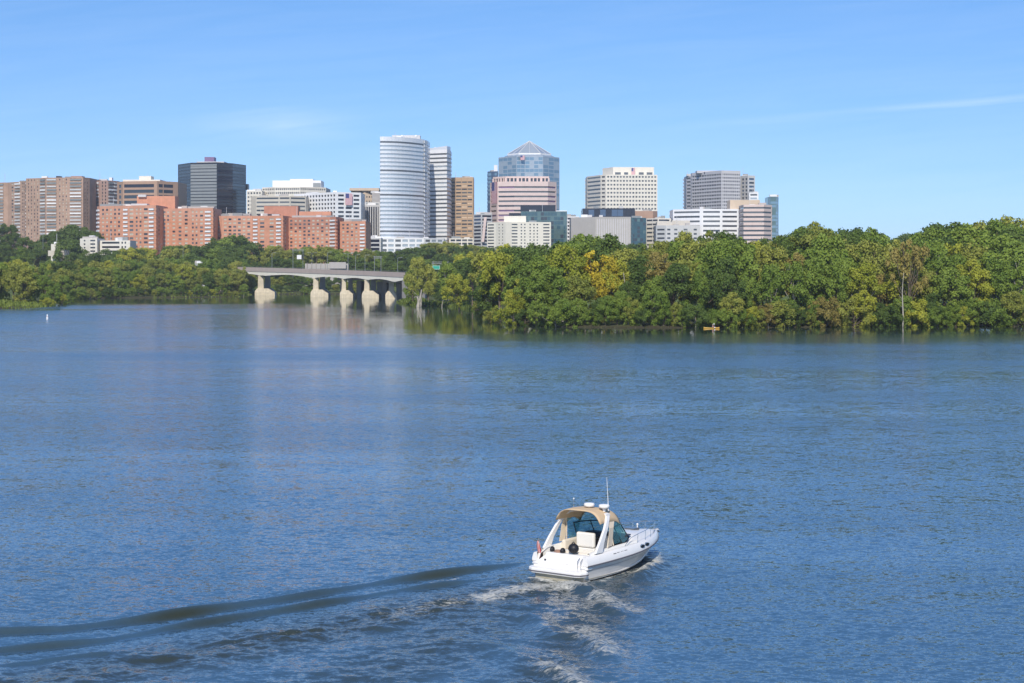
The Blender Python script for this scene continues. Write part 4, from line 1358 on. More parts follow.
SKINM = mat('skin', (.50, .30, .22), rough=.55)
SHIRT = mat('shirt_pink', (.62, .36, .34), rough=.8)
jt = [(0, 0, 0), (0, 0, .2), (.02, 0, .42), (.03, 0, .52), (.05, 0, .66), (.06, 0, .76),
      (.02, .17, .44), (.18, .26, .24), (.42, .24, .30), (.02, -.17, .44), (.18, -.26, .24), (.42, -.24, .34),
      (.10, .1, -.02), (.55, .14, .10), (.95, .08, -.02), (.10, -.1, -.02), (.55, -.14, .10), (.95, -.08, -.02)]
lk = [(0, 1), (1, 2), (2, 3), (3, 4), (4, 5), (2, 6), (6, 7), (7, 8), (2, 9), (9, 10), (10, 11), (0, 12), (12, 13), (13, 14), (0, 15), (15, 16), (16, 17)]
rd = [.15, .14, .15, .055, .095, .07, .06, .045, .035, .06, .045, .035, .09, .07, .05, .09, .07, .05]
pe = skin_person('', jt, lk, rd, (kx + .35, ky, .34), 0, SKINM)
tag(pe, 'person in a pinkish top sitting in the yellow kayak holding a paddle', 'person')
MB().loft([[(a * math.cos(t_) * .85 + ox, a * math.sin(t_) * 1.15, z_) for t_ in np.linspace(0, 2 * math.pi, 15)[:-1]] for a, z_, ox in ((.17, -.02, 0), (.165, .2, 0), (.185, .38, .02), (.15, .47, .02), (.07, .5, .03))], closed=True, cap=True).build('shirt', SHIRT, pe, smooth=True)
MB().loft([[(a * math.cos(t_) + .05, a * math.sin(t_), z_) for t_ in np.linspace(0, 2 * math.pi, 13)[:-1]] for a, z_ in ((.16, .73), (.11, .745), (.105, .82), (.05, .86))], closed=True, cap=True).build('hat', M['white_panel'], pe, smooth=True)
pd = empty('paddle', (kx + .78, ky, .66))
tag(pd, 'paddle with white blades held up by the kayaker', 'paddle')
MB().tube([(.0, -.55, -.25), (0, .55, .45)], .03, 6).build('shaft', M['galvanised'], pd)
for s_ in (-1, 1):
    MB().loft([[(-.10, s_ * .55, .10 + s_ * .35), (.10, s_ * .55, .10 + s_ * .35)], [(-.13, s_ * .72, .10 + s_ * .46), (.13, s_ * .72, .10 + s_ * .46)], [(-.08, s_ * .92, .10 + s_ * .58), (.08, s_ * .92, .10 + s_ * .58)]]).build('blade', M['white_paint'], pd, thick=.02)

# ------------------------------------------------------------------ motor cruiser
boat = empty('motor_cruiser', (BO.x, BO.y, .02), BH)
tag(boat, 'white motor cruiser with tan canopy and radar arch under way across the river', 'boat')
GEL = mat('gelcoat', (.83, .80, .75), rough=.22, var=.03, scale=1.5, spec=.5)
HULLM = mat('hull_side', (.80, .75, .68), rough=.22, var=.05, scale=1.0, spec=.5)
BOOT = mat('waterline_stain', (.40, .37, .28), rough=.5, var=.25, scale=3)
STRIPE = mat('stripe_grey', (.13, .12, .13), rough=.4)
CANV = mat('canvas_tan', (.62, .45, .27), rough=.85, var=.08, scale=2)
CANVP = mat('canvas_pale', (.72, .60, .44), rough=.85, var=.08, scale=2)
VINYL = mat('vinyl_cream', (.74, .66, .53), rough=.5, var=.05, scale=2)
VINW = mat('vinyl_white', (.80, .77, .70), rough=.45, var=.04, scale=2)
STEEL = mat('steel', (.6, .6, .6), rough=.2, metal=.9, var=.02)
RUB = mat('rubber_black', (.015, .015, .018), rough=.5)
TINT = bpy.data.materials.new('tinted_glass'); TINT.use_nodes = True
tt_ = TINT.node_tree; tt_.nodes.clear()
g1 = N(tt_, 'ShaderNodeBsdfGlossy'); g1.inputs['Roughness'].default_value = .04; g1.inputs['Color'].default_value = (.9, .95, .95, 1)
g2 = N(tt_, 'ShaderNodeBsdfTransparent'); g2.inputs['Color'].default_value = (.58, .80, .78, 1)
g3 = N(tt_, 'ShaderNodeBsdfDiffuse'); g3.inputs['Color'].default_value = (.07, .26, .26, 1)
m1 = N(tt_, 'ShaderNodeMixShader'); m1.inputs[0].default_value = .25
m2 = N(tt_, 'ShaderNodeMixShader'); oo = N(tt_, 'ShaderNodeOutputMaterial')
Lk(tt_, g2.outputs[0], m1.inputs[1]); Lk(tt_, g3.outputs[0], m1.inputs[2])
m2.inputs[0].default_value = .12; Lk(tt_, m1.outputs[0], m2.inputs[1]); Lk(tt_, g1.outputs[0], m2.inputs[2])
Lk(tt_, m2.outputs[0], oo.inputs[0])

ST = [0, 1, 2, 3, 4, 5, 6, 7, 7.8, 8.5, 9.0, 9.35]
HB = [1.74, 1.80, 1.84, 1.86, 1.85, 1.78, 1.62, 1.32, 1.0, .64, .34, .05]
ZR = [.78, .80, .82, .85, .88, .92, .97, 1.02, 1.07, 1.11, 1.14, 1.16]
ZG = [1.22, 1.26, 1.29, 1.32, 1.34, 1.36, 1.37, 1.38, 1.39, 1.40, 1.40, 1.40]
CH = [1.55, 1.60, 1.62, 1.60, 1.52, 1.38, 1.14, .80, .52, .26, .10, .01]
ZC = [.02, .02, .03, .05, .09, .15, .22, .33, .46, .62, .78, .96]
ZK = [-.45, -.48, -.5, -.5, -.5, -.48, -.42, -.28, -.05, .30, .66, 1.0]


def ip(arr, x): return float(np.interp(x, ST, arr))


xs_ = list(np.linspace(0, 9.35, 40))
hr, br, lo = [], [], []
for x in xs_:
    b_, zr_, c_, zc_, zk_ = ip(HB, x), ip(ZR, x), ip(CH, x), ip(ZC, x), ip(ZK, x)
    side = []
    for u in (0, .25, .5, .75, 1):
        side.append((x, c_ + (b_ - c_) * (u ** 1.25), zc_ + .10 + (zr_ - zc_ - .10) * u))
    hr.append([(x, -y, z) for (x, y, z) in reversed(side)] + [(x, -c_ - .01, zc_ + .05), (x, -c_, zc_), (x, 0, zk_), (x, c_, zc_), (x, c_ + .01, zc_ + .05)] + side)
hull = MB()
hull.loft(hr)
hull.add(hr[0], [tuple(range(len(hr[0])))])
hull.build('hull', HULLM, boat, smooth=False)
# stained boot line along the water
bt = MB()
for sgn in (-1, 1):
    bt.loft([[(x, sgn * (ip(CH, x) + .018 + (ip(HB, x) - ip(CH, x)) * v), max(ip(ZC, x) + .04, .02 + w_)) for v, w_ in ((0.0, 0), (.05, .10))] for x in np.linspace(0, 6.8, 24)])
bt.build('boot_stripe', BOOT, boat)
# topsides moulding between the rub rail and the gunwale
up = MB()
for sgn in (-1, 1):
    up.loft([[(x, sgn * (ip(HB, x) + .03), ip(ZR, x) + .03), (x, sgn * (ip(HB, x) + .02), ip(ZR, x) + .14), (x, sgn * max(.02, ip(HB, x) - .07), ip(ZG, x) - .05), (x, sgn * max(.01, ip(HB, x) - .13), ip(ZG, x)),
              (x, sgn * max(0, ip(HB, x) - (.42 if x > 1 else .30)), ip(ZG, x) + .02)] for x in xs_])
for sgn in (-1, 1):
    r_ = [(0, sgn * 1.77, .81), (0, sgn * 1.76, .92), (0, sgn * 1.67, 1.17), (0, sgn * 1.61, 1.22), (0, sgn * 1.44, 1.24), (0, sgn * 1.44, .70), (0, sgn * 1.70, .70)]
    up.add(r_, [tuple(range(7))])
up.build('topside', GEL, boat, smooth=True)
rr = MB()
for sgn in (-1, 1):
    rr.loft([[(x, sgn * (ip(HB, x) - .01), ip(ZR, x) - .04), (x, sgn * (ip(HB, x) + .06), ip(ZR, x) - .03), (x, sgn * (ip(HB, x) + .06), ip(ZR, x) + .035), (x, sgn * (ip(HB, x) - .01), ip(ZR, x) + .045)] for x in xs_])
rr.build('rub_rail', STRIPE, boat)
sr = MB()
for sgn in (-1, 1):
    def sp_(x, u): return (x, sgn * (ip(CH, x) + (ip(HB, x) - ip(CH, x)) * (u ** 1.25) + .012), ip(ZC, x) + .10 + (ip(ZR, x) - ip(ZC, x) - .10) * u)
    sr.loft([[sp_(x, .62), sp_(x, .68)] for x in np.linspace(.05, 8.6, 30)])
sr.build('pinstripe', mat('stripe_beige', (.45, .40, .36), rough=.4), boat)
# foredeck with raised cabin trunk
fd = MB()
rows_ = []
for x in np.linspace(4.3, 9.35, 26):
    b_ = max(.01, ip(HB, x) - .14); z = ip(ZG, x)
    tr_ = float(np.clip((x - 4.2) / .8, 0, 1)) * float(np.clip((8.9 - x) / 3.6, 0, 1)) ** .7 * .42
    tb = max(.005, b_ - .42 * min(1, b_))
    rows_.append([(x, s_ * v, z + h_) for s_, v, h_ in ((-1, b_, 0), (-1, tb + .04, .02), (-1, tb - .08 * min(1, tb), tr_ * .8), (-1, tb * .5, tr_ + .03), (1, 0, tr_ + .05), (1, tb * .5, tr_ + .03), (1, tb - .08 * min(1, tb), tr_ * .8), (1, tb + .04, .02), (1, b_, 0))])
fd.loft(rows_)
fd.build('foredeck', GEL, boat, smooth=True)
hx = MB(); hx.box(6.55, 7.15, -.3, .3, 1.68, 1.80)
hx.build('deck_hatch', mat('hatch_smoke', (.10, .11, .12), rough=.15), boat, bevel=.03)
# oval ports and a vent on each side of the topsides
for sgn in (-1, 1):
    for x in (5.15, 5.75):
        y = sgn * (ip(HB, x) - .02); z = (ip(ZR, x) + ip(ZG, x)) / 2 + .03
        o = MB().loft([[(x + a * .19 * math.cos(t_), y + sgn * d_, z + a * .085 * math.sin(t_)) for t_ in np.linspace(0, 2 * math.pi, 17)[:-1]] for a, d_ in ((1.25, -.05), (1.22, .045), (1.0, .05))], closed=True).build('porthole', STEEL, boat)
        MB().loft([[(x + a * .19 * math.cos(t_), y + sgn * .048, z + a * .085 * math.sin(t_)) for t_ in np.linspace(0, 2 * math.pi, 17)[:-1]] for a in (1.0, .01)], closed=True).build('glass', RUB, o)
    v = MB()
    for i in range(4):
        x0 = 2.3 + i * .34
        v.box(x0, x0 + .26, sgn * 1.79 - .03, sgn * 1.79 + .03, 1.13 + .03 * i * .4, 1.17 + .03 * i * .4)
    v.build('vent', STRIPE, boat)
# swim platform and transom
pf = MB()
pr_ = [(-.62, -1.35), (-.50, -1.62), (-.15, -1.78), (.05, -1.78), (.05, 1.78), (-.15, 1.78), (-.50, 1.62), (-.62, 1.35)]
pf.prism(pr_, .26, .54)
pf.build('swim_platform', GEL, boat, bevel=.06)
pk = MB(); pk.prism([(p[0] * 1.02 - .005, p[1] * 1.008) for p in pr_], .34, .40)
pk.build('platform_trim', STRIPE, boat)
ub = MB(); ub.prism([(-.40, -1.25), (.02, -1.5), (.02, 1.5), (-.40, 1.25)], -.1, .27)
ub.build('platform_underside', BOOT, boat)
tm = MB()
tm.loft([[(-.02, -1.74, .58), (-.02, 1.74, .58), (.5, 1.74, .58), (.5, -1.74, .58)], [(.12, -1.70, 1.12), (.12, 1.02, 1.12), (.5, 1.02, 1.12), (.5, -1.70, 1.12)],
         [(.22, -1.62, 1.26), (.22, 1.02, 1.26), (.75, 1.02, 1.26), (.75, -1.62, 1.26)]], closed=True, cap=True)
tm.build('transom', GEL, boat, bevel=.04)
MB().box(.10, .13, -1.02, .35, .98, 1.02).build('transom_groove', STRIPE, boat)
MB().box(.02, .06, -.50, -.40, .70, .78).build('shore_power_socket', RUB, boat)
MB().box(.02, .05, .9, 1.0, .84, .92).build('shore_power_socket', RUB, boat)
for y in (-1.4, -1.2):
    MB().tube([(-.1, y, .62), (-.12, y, 1.0), (.08, y, 1.16)], .02, 6).build('grab_rail', STEEL, boat)
# stern quarter mouldings
for sgn in (-1, 1):
    MB().loft([[(x, sgn * (1.74 + .02 * x), z0_), (x, sgn * (1.55), z1_), (x, sgn * 1.36, z1_)] for x, z0_, z1_ in ((-.05, .62, .66), (.2, .8, 1.15), (.8, .85, 1.36), (1.4, .86, 1.42))]).build('quarter_moulding', GEL, boat, smooth=True)
# cockpit well
ck = MB()
ck.box(.6, 4.6, -1.38, 1.38, .50, .56)
ck.build('cockpit_floor', VINW, boat)
cw = MB()
for sgn in (-1, 1):
    cw.loft([[(x, sgn * 1.44, .56), (x, sgn * 1.40, ip(ZG, x) + .10), (x, sgn * 1.47, ip(ZG, x) + .15), (x, sgn * 1.56, ip(ZG, x) + .02)] for x in np.linspace(.5, 5.0, 12)])
cw.build('coaming', VINW, boat, smooth=True)
bk = MB(); bk.prism([(4.3, -1.4), (4.4, -1.4), (4.4, 1.4), (4.3, 1.4)], .56, 1.45)
bk.build('cabin_bulkhead', mat('bulkhead_dark', (.05, .04, .045), rough=.4), boat)
dh = MB(); dh.loft([[(3.9, -1.3, 1.62), (3.9, 1.3, 1.62)], [(4.35, -1.32, 1.80), (4.35, 1.32, 1.80)], [(4.9, -1.2, 1.78), (4.9, 1.2, 1.78)]])
dh.build('dashboard', mat('dash_dark', (.045, .04, .045), rough=.5), boat, thick=.05)
# seats
def seat(name, x0, x1, y0, y1, zb, zt_, back, m, rot=0):
    o = MB().box(x0, x1, y0, y1, zb, zt_).build(name, m, boat, bevel=.07)
    if back:
        bx0, bx1, by0, by1, zt2 = back
        MB().box(bx0, bx1, by0, by1, zt_ + .015, zt2).build('backrest', m, o, bevel=.09)
    return o


seat('helm_seat', 2.55, 3.2, -.42, .72, .56, 1.25, (2.50, 2.74, -.42, .72, 2.05), VINW)
seat('companion_seat', 2.6, 3.3, -1.30, -.78, .56, 1.15, (2.55, 2.78, -1.30, -.78, 1.98), VINYL)
seat('lounge_seat', 1.9, 3.9, .86, 1.36, .56, 1.05, (2.1, 3.8, 1.16, 1.40, 1.62), VINYL)
seat('stern_bench', .78, 1.35, -1.30, .95, .56, 1.02, (.62, .80, -1.30, .95, 1.34), VINYL)
o = MB().box(1.25, 1.75, .55, 1.2, .56, 1.22).build('wet_bar', VINW, boat, bevel=.05)
wh_ = MB()
pts_ = [(3.62 + .10 * math.sin(t_), -.35 + .19 * math.cos(t_), 1.52 + .17 * math.sin(t_)) for t_ in np.linspace(0, 2 * math.pi, 19)]
wh_.tube(pts_, .022, 6, False)
for a_ in (0.5, 2.6, 4.7):
    wh_.tube([(3.62, -.35, 1.52), (3.62 + .10 * math.sin(a_), -.35 + .19 * math.cos(a_), 1.52 + .17 * math.sin(a_))], .014, 5)
wh_.build('steering_wheel', RUB, boat)
# windshield, wrapped round the front of the cockpit
wsb, wst = [], []
for u in np.linspace(-1, 1, 25):
    a = u * 1.15
    y = 1.44 * math.sin(min(1.5708, abs(a) * 1.25)) * (1 if u > 0 else -1)
    x = 3.1 + 2.25 * max(0, math.cos(abs(a) * 1.25)) ** .65 if abs(a) * 1.25 < 1.57 else 3.1
    wsb.append((x, y, ip(ZG, x) + .10 + .30 * max(0, math.cos(abs(a) * 1.3))))
    wst.append((x - .62 if x > 3.6 else x - .25, y * .90, 2.42 if x > 3.4 else 2.42 - .15 * 0))
ws = MB().loft([wsb, wst])
wso = ws.build('windshield', TINT, boat, smooth=True)
wf = MB().tube(wst, .032, 6).tube(wsb, .035, 6)
for i in (0, 5, 9, 15, 19, 24):
    wf.tube([wsb[i], wst[i]], .03, 6)
wf.build('frame', RUB, wso)
# radar arch
arr_ = []
for sgn in (-1, 1):
    leg = MB()
    prof = [(.80, 1.66, 1.32, .66), (1.24, 1.62, 1.85, .44), (1.78, 1.54, 2.45, .34), (2.14, 1.42, 2.86, .30), (2.42, 1.24, 3.06, .32)]
    rings = []
    for (x, y, z, w_) in prof:
        rings.append([(x, sgn * (y + .05), z), (x + w_, sgn * (y + .05), z - .02), (x + w_, sgn * (y - .08), z - .02), (x, sgn * (y - .08), z)])
    leg.loft(rings, closed=True, cap=True)
    leg.build('arch_leg', GEL, boat, smooth=False, bevel=.03)
at2 = MB()
rings = []
for u in np.linspace(-1, 1, 15):
    y = 1.26 * u; z = 3.08 + .20 * (1 - u * u)
    rings.append([(2.42, y, z - .08), (2.80, y, z - .08), (2.80, y, z + .05), (2.42, y, z + .05)])
at2.loft(rings, closed=True, cap=True)
at2.build('arch_top', GEL, boat)
# tan canopy: an arched cover draped from aft of the arch to the windshield
cv = []
for v in np.linspace(0, 1, 10):
    x = 1.62 + 2.15 * v
    rw_ = []
    for u in np.linspace(-1, 1, 21):
        hw = 1.42 - .12 * v
        zt2 = 3.42 - .10 * (v - .35) ** 2 * 3 - .55 * max(0, v - .75)
        drop = .62 if v < .82 else .62 + .25 * (v - .82)
        rw_.append((x, hw * math.copysign(abs(u) ** .85, u), zt2 - .05 - drop * abs(u) ** 4.2))
    cv.append(rw_)
MB().loft(cv).build('canopy', CANV, boat, smooth=True, thick=.035)
# canopy front valance and the clear side curtain to the windshield
cf_ = []
for p, q_ in zip(cv[-1][::1], [wst[min(24, int(round(i * 24 / 20)))] for i in range(21)]):
    cf_.append((p, q_))
MB().loft([[a_[0] for a_ in cf_], [tuple((a_[0][k] + a_[1][k]) / 2 + (.03 if k == 2 else 0) for k in range(3)) for a_ in cf_], [a_[1] for a_ in cf_]]).build('front_curtain', TINT, boat, smooth=True)
for sgn in (-1, 1):
    k0 = 0 if sgn < 0 else 20
    top_ = [cv[i][k0] for i in range(4, 10)]
    bot_ = [(2.9 + .14 * i, sgn * (1.46 - .01 * i), 1.55) for i in range(6)]
    MB().loft([top_, bot_]).build('side_curtain', TINT, boat)
    MB().tube([cv[4][k0], (2.75, sgn * 1.5, 1.5)], .03, 5).build('canopy_pole', CANVP, boat)
    MB().loft([[cv[3][k0], cv[6][k0]], [(2.35, sgn * 1.52, 2.45), (2.75, sgn * 1.5, 2.45)], [(2.15, sgn * 1.55, 1.5), (2.62, sgn * 1.5, 1.5)]]).build('canopy_strap', CANVP, boat, thick=.02)
# radomes, mast light and aerial on the arch
for y in (-.05, -1.0):
    o = MB().loft([[(2.62 + r_ * math.cos(t_), y + r_ * 1.05 * math.sin(t_), z_) for t_ in np.linspace(0, 2 * math.pi, 17)[:-1]] for r_, z_ in ((.20, 3.43), (.27, 3.46), (.28, 3.56), (.24, 3.62), (.10, 3.64))], closed=True, cap=True)
    o.build('radome', GEL, boat, smooth=True)
    MB().tube([(2.62, y, 3.25), (2.62, y, 3.44)], .08, 8).build('radome_post', GEL, boat)
MB().tube([(2.7, -1.22, 3.3), (2.58, -1.25, 4.2), (2.42, -1.30, 5.1)], [.024, .018, .010], 6).build('aerial', mat('aerial_white', (.85, .85, .85), rough=.4), boat)
ml = MB().tube([(2.3, .72, 3.35), (2.3, .72, 3.78)], .018, 5)
ml.build('light_mast', STEEL, boat)
MB().ball((2.3, .72, 3.82), (.04, .04, .05), 8, 6).build('anchor_light', M['white_paint'], boat)
# bow rail, pulpit, anchor, bow light
for sgn in (-1, 1):
    rlp = [(x, sgn * max(.03, ip(HB, x) - .20), ip(ZG, x) + h_) for x, h_ in ((3.6, .04), (4.2, .38), (5, .48), (6, .52), (7, .55), (8, .52), (8.8, .50), (9.2, .50))]
    rlp[-1] = (9.2, 0, 1.88)
    b_ = MB().tube(rlp, .015, 6)
    for x, h_ in ((5, .48), (6, .52), (7, .55), (8, .52), (8.7, .50)):
        y = sgn * max(.05, ip(HB, x) - .20)
        b_.tube([(x - .05, y, ip(ZG, x)), (x, y, ip(ZG, x) + h_)], .016, 5)
    b_.build('bow_rail', STEEL, boat)
MB().prism([(8.8, -.22), (9.42, -.13), (9.5, 0), (9.42, .13), (8.8, .22)], 1.36, 1.43).build('bow_pulpit', GEL, boat, bevel=.02)
MB().tube([(9.0, 0, 1.47), (9.46, 0, 1.45), (9.54, 0, 1.23)], .04, 6).tube([(9.54, -.14, 1.25), (9.54, .14, 1.25)], .03, 6).build('anchor', STEEL, boat)
MB().tube([(7.7, .2, 1.55), (7.7, .2, 1.83)], .03, 6).ball((7.7, .2, 1.87), .06, 8, 6).build('spotlight', GEL, boat)
for x in (1.0, 8.3):
    for sgn in (-1, 1):
        y = sgn * (ip(HB, x) - .24); z = ip(ZG, x) + .05
        MB().tube([(x - .12, y, z + .04), (x + .12, y, z + .04)], .022, 6).tube([(x, y, z - .05), (x, y, z + .04)], .022, 6).build('cleat', STEEL, boat)
# furled ensign on its staff at the port quarter
o = MB().tube([(.42, 1.42, 1.1), (.12, 1.46, 1.95)], .018, 6).build('flag_staff', STEEL, boat)
fg = MB()
rings = []
for i, u in enumerate(np.linspace(0, 1, 9)):
    cx_, cz_ = .16 + .22 * u * .9, 1.80 - .92 * u
    r_ = .035 + .075 * math.sin(math.pi * min(1, u * 1.1)) ** .8
    rings.append([(cx_ + r_ * .6 * math.cos(t_) - .06, 1.47 + r_ * math.sin(t_) * (1 + .2 * math.sin(3 * t_ + i)), cz_) for t_ in np.linspace(0, 2 * math.pi, 11)[:-1]])
fg.loft(rings, closed=True, cap=True)
fm = bpy.data.materials.new('ensign_cloth'); fm.use_nodes = True
tt_ = fm.node_tree; pb = tt_.nodes['Principled BSDF']; pb.inputs['Roughness'].default_value = .8
co_ = N(tt_, 'ShaderNodeTexCoord'); wv = N(tt_, 'ShaderNodeTexWave', Scale=5.0, Distortion=1.5); wv.bands_direction = 'Y'
cr_ = N(tt_, 'ShaderNodeValToRGB'); cr_.color_ramp.interpolation = 'CONSTANT'
cr_.color_ramp.elements[0].color = (.55, .05, .04, 1); cr_.color_ramp.elements[1].position = .55; cr_.color_ramp.elements[1].color = (.62, .52, .48, 1)
Lk(tt_, co_.outputs['Object'], wv.inputs['Vector']); Lk(tt_, wv.outputs[0], cr_.inputs[0]); Lk(tt_, cr_.outputs[0], pb.inputs['Base Color'])
fg.build('flag', fm, o, smooth=True)


def onboat(x, y, z):
    return (BO.x + x * math.cos(BH) - y * math.sin(BH), BO.y + x * math.sin(BH) + y * math.cos(BH), .02 + z)


# gear lying along the stern of the cockpit
bn = MB()
bn.ball((0, 0, .30), (.27, .29, .26), 16, 10)
bag = empty('bag', onboat(.42, -.58, 1.255), BH)
tag(bag, "round black bag on the cruiser's stern ledge, behind the white seats", 'bag')
bn.build('body', RUB, bag, smooth=True)
MB().tube([(-.02, -.12, .54), (0, 0, .64), (.02, .12, .54)], .025, 6).build('handle', RUB, bag)
for x, y, r_, m, lab in ((.45, .12, .13, 'rubber', 'small black pouch on the stern ledge just left of the round black bag'), (.50, .82, .12, 'rubber', "small black pouch at the left end of the cruiser's stern ledge"),):
    o = MB().loft([[(a * r_ * 1.3 * math.cos(t_), a * r_ * math.sin(t_), z_) for t_ in np.linspace(0, 2 * math.pi, 13)[:-1]] for a, z_ in ((.8, 0), (1.05, .06), (.95, .16), (.5, .24), (.2, .25))], closed=True, cap=True)
    oo_ = o.build('pouch', RUB, None, smooth=True, loc=onboat(x, y, 1.262))
    oo_.rotation_euler[2] = BH
    tag(oo_, lab, 'pouch')
o = MB()
for i in range(3):
    r_ = .20 - .03 * i
    o.tube([(r_ * math.cos(t_), r_ * math.sin(t_), .02 + .035 * i) for t_ in np.linspace(0, 2 * math.pi, 17)], .022, 6, False)
oo_ = o.build('rope_coil', mat('rope', (.40, .24, .17), rough=.9), None, loc=onboat(.5, .45, 1.262))
tag(oo_, 'brown rope coiled on the stern ledge between the two small pouches', 'rope')

# ------------------------------------------------------------------ trees
def crown_mesh(name, seed, kind):
    """leaf clumps in a unit-size crown: height 10, built of many small leaf faces"""
    r = np.random.default_rng(seed)
    if kind == 'broad':   c, rad, nl, zmin = (0, 0, 6.0), (4.0, 4.0, 3.9), 46, .28
    elif kind == 'tall':  c, rad, nl, zmin = (0, 0, 5.9), (2.5, 2.5, 4.2), 44, .2
    elif kind == 'low':   c, rad, nl, zmin = (0, 0, 3.6), (5.2, 5.2, 4.6), 46, .0
    elif kind == 'open':  c, rad, nl, zmin = (0, 0, 6.6), (3.6, 3.6, 3.3), 24, .35
    elif kind == 'skirt': c, rad, nl, zmin = (0, 0, 5.0), (3.6, 3.6, 5.0), 52, .02
    lobes = []
    lean = r.normal(0, .5, 2)
    k = 0
    while len(lobes) < nl:
        k += 1
        d = r.normal(size=3); d /= np.linalg.norm(d)
        if r.random() < .5: d[2] = abs(d[2])
        q = r.uniform(.35, .92) ** .6
        u = d * q
        pos = np.array([c[0] + u[0] * rad[0] + lean[0] * (u[2] + 1) * .5, c[1] + u[1] * rad[1] + lean[1] * (u[2] + 1) * .5, c[2] + u[2] * rad[2]])
        if pos[2] < zmin * 10: continue
        # irregular outline: shift whole sectors in and out
        ang = math.atan2(pos[1], pos[0])
        pos[:2] *= 1 + .22 * math.sin(2 * ang + seed) + .12 * math.sin(5 * ang + 2 * seed)
        R_ = r.uniform(.55, 1.25) * (1.15 if kind != 'open' else .95)
        lobes.append((pos, R_ * (1.15 - .35 * q)))
    P, Nn = [], []
    per = {'open': 210}.get(kind, 230)
    for pos, R_ in lobes:
        n = int(per * R_ ** 1.6) + 30
        d = r.normal(size=(n, 3)); d /= np.linalg.norm(d, axis=1)[:, None]
        d[:, 2] = np.where((d[:, 2] < -.3) & (r.random(n) < .6), -d[:, 2], d[:, 2])
        rr_ = R_ * (r.random(n) ** .35) * (1 + .25 * np.sin(d[:, 0] * 5 + seed) * np.sin(d[:, 1] * 5 + pos[2]))
        p = pos + d * rr_[:, None] * np.array([1, 1, .95])
        P.append(p); Nn.append(d * .9 + r.normal(size=(n, 3)) * .55 + np.array([0, 0, .25]))
    P = np.concatenate(P); Nn = np.concatenate(Nn)
    keep = np.ones(len(P), bool)
    for pos, R_ in lobes:
        dd = np.linalg.norm((P - pos) / np.array([1, 1, .95]), axis=1)
        keep &= ~((dd < R_ * .45) & (r.random(len(P)) < .75))
    P, Nn = P[keep], Nn[keep]
    P[:, 2] = np.maximum(P[:, 2], .05)
    Nn /= np.linalg.norm(Nn, axis=1)[:, None]
    n = len(P)
    t1 = np.cross(Nn, r.normal(size=(n, 3))); t1 /= np.linalg.norm(t1, axis=1)[:, None]
    t2 = np.cross(Nn, t1)
    sz_ = r.uniform(.10, .23, n)[:, None]
    a_ = t1 * sz_; b_ = t2 * sz_ * r.uniform(.5, .9, n)[:, None]
    V = np.stack([P - a_ - b_ * .4, P + a_ * .2 - b_, P + a_ + b_ * .3, P - a_ * .3 + b_], 1).reshape(-1, 3)
    me = bpy.data.meshes.new(name)
    me.vertices.add(len(V)); me.vertices.foreach_set('co', V.astype(np.float32).ravel())
    me.loops.add(n * 4); me.loops.foreach_set('vertex_index', np.arange(n * 4, dtype=np.int32))
    me.polygons.add(n); me.polygons.foreach_set('loop_start', np.arange(0, n * 4, 4, dtype=np.int32))
    me.update(calc_edges=True)
    me.materials.append(LEAF['mid green'])
    return me, lobes


def trunk_mesh(name, seed, kind, lobes, pale=False):
    r = random.Random(seed)
    mb = MB()
    top = 7.8 if kind != 'low' else 5
    ph = r.uniform(0, 6)
    pts = [(.16 * math.sin(ph + z * .5) * z * .3, .16 * math.cos(ph + z * .4) * z * .3, z - .3) for z in np.linspace(0, top, 9)]
    mb.tube(pts, [.30, .22, .20, .18, .16, .13, .10, .07, .03], 7)
    ls = sorted(lobes, key=lambda q: r.random())[:14]
    for pos, R_ in ls:
        k = max(1, min(7, int(pos[2] / top * 8 * r.uniform(.45, .75))))
        a = Vector(pts[k]); b = Vector(pos)
        mid = a.lerp(b, .5) + Vector((r.uniform(-.3, .3), r.uniform(-.3, .3), -.15))
        mb.tube([a, mid, b], [.09, .06, .025], 5)
        for j in range(2):
            e = b + Vector((r.uniform(-.8, .8), r.uniform(-.8, .8), r.uniform(0, .8)))
            mb.tube([mid.lerp(b, .5), e], [.035, .012], 4)
    me = bpy.data.meshes.new(name)
    me.from_pydata(mb.v, [], mb.f)
    me.polygons.foreach_set('use_smooth', [True] * len(mb.f))
    me.materials.append(M['bark_pale'] if pale else M['bark'])
    me.update()
    return me


PROTO = {}
sd_ = 100
for kd, cnt in (('broad', 4), ('tall', 3), ('low', 3), ('open', 3), ('skirt', 4)):
    PROTO[kd] = []
    for i in range(cnt):
        sd_ += 7
        cm_, lb = crown_mesh('crown', sd_, kd)
        PROTO[kd].append((cm_, trunk_mesh('trunk', sd_, kd, lb), trunk_mesh('trunk', sd_, kd, lb, True)))
FORM = {'broad': 'broad', 'tall': 'tall narrow', 'low': 'low bushy', 'open': 'airy', 'skirt': 'dense'}
TREES = []


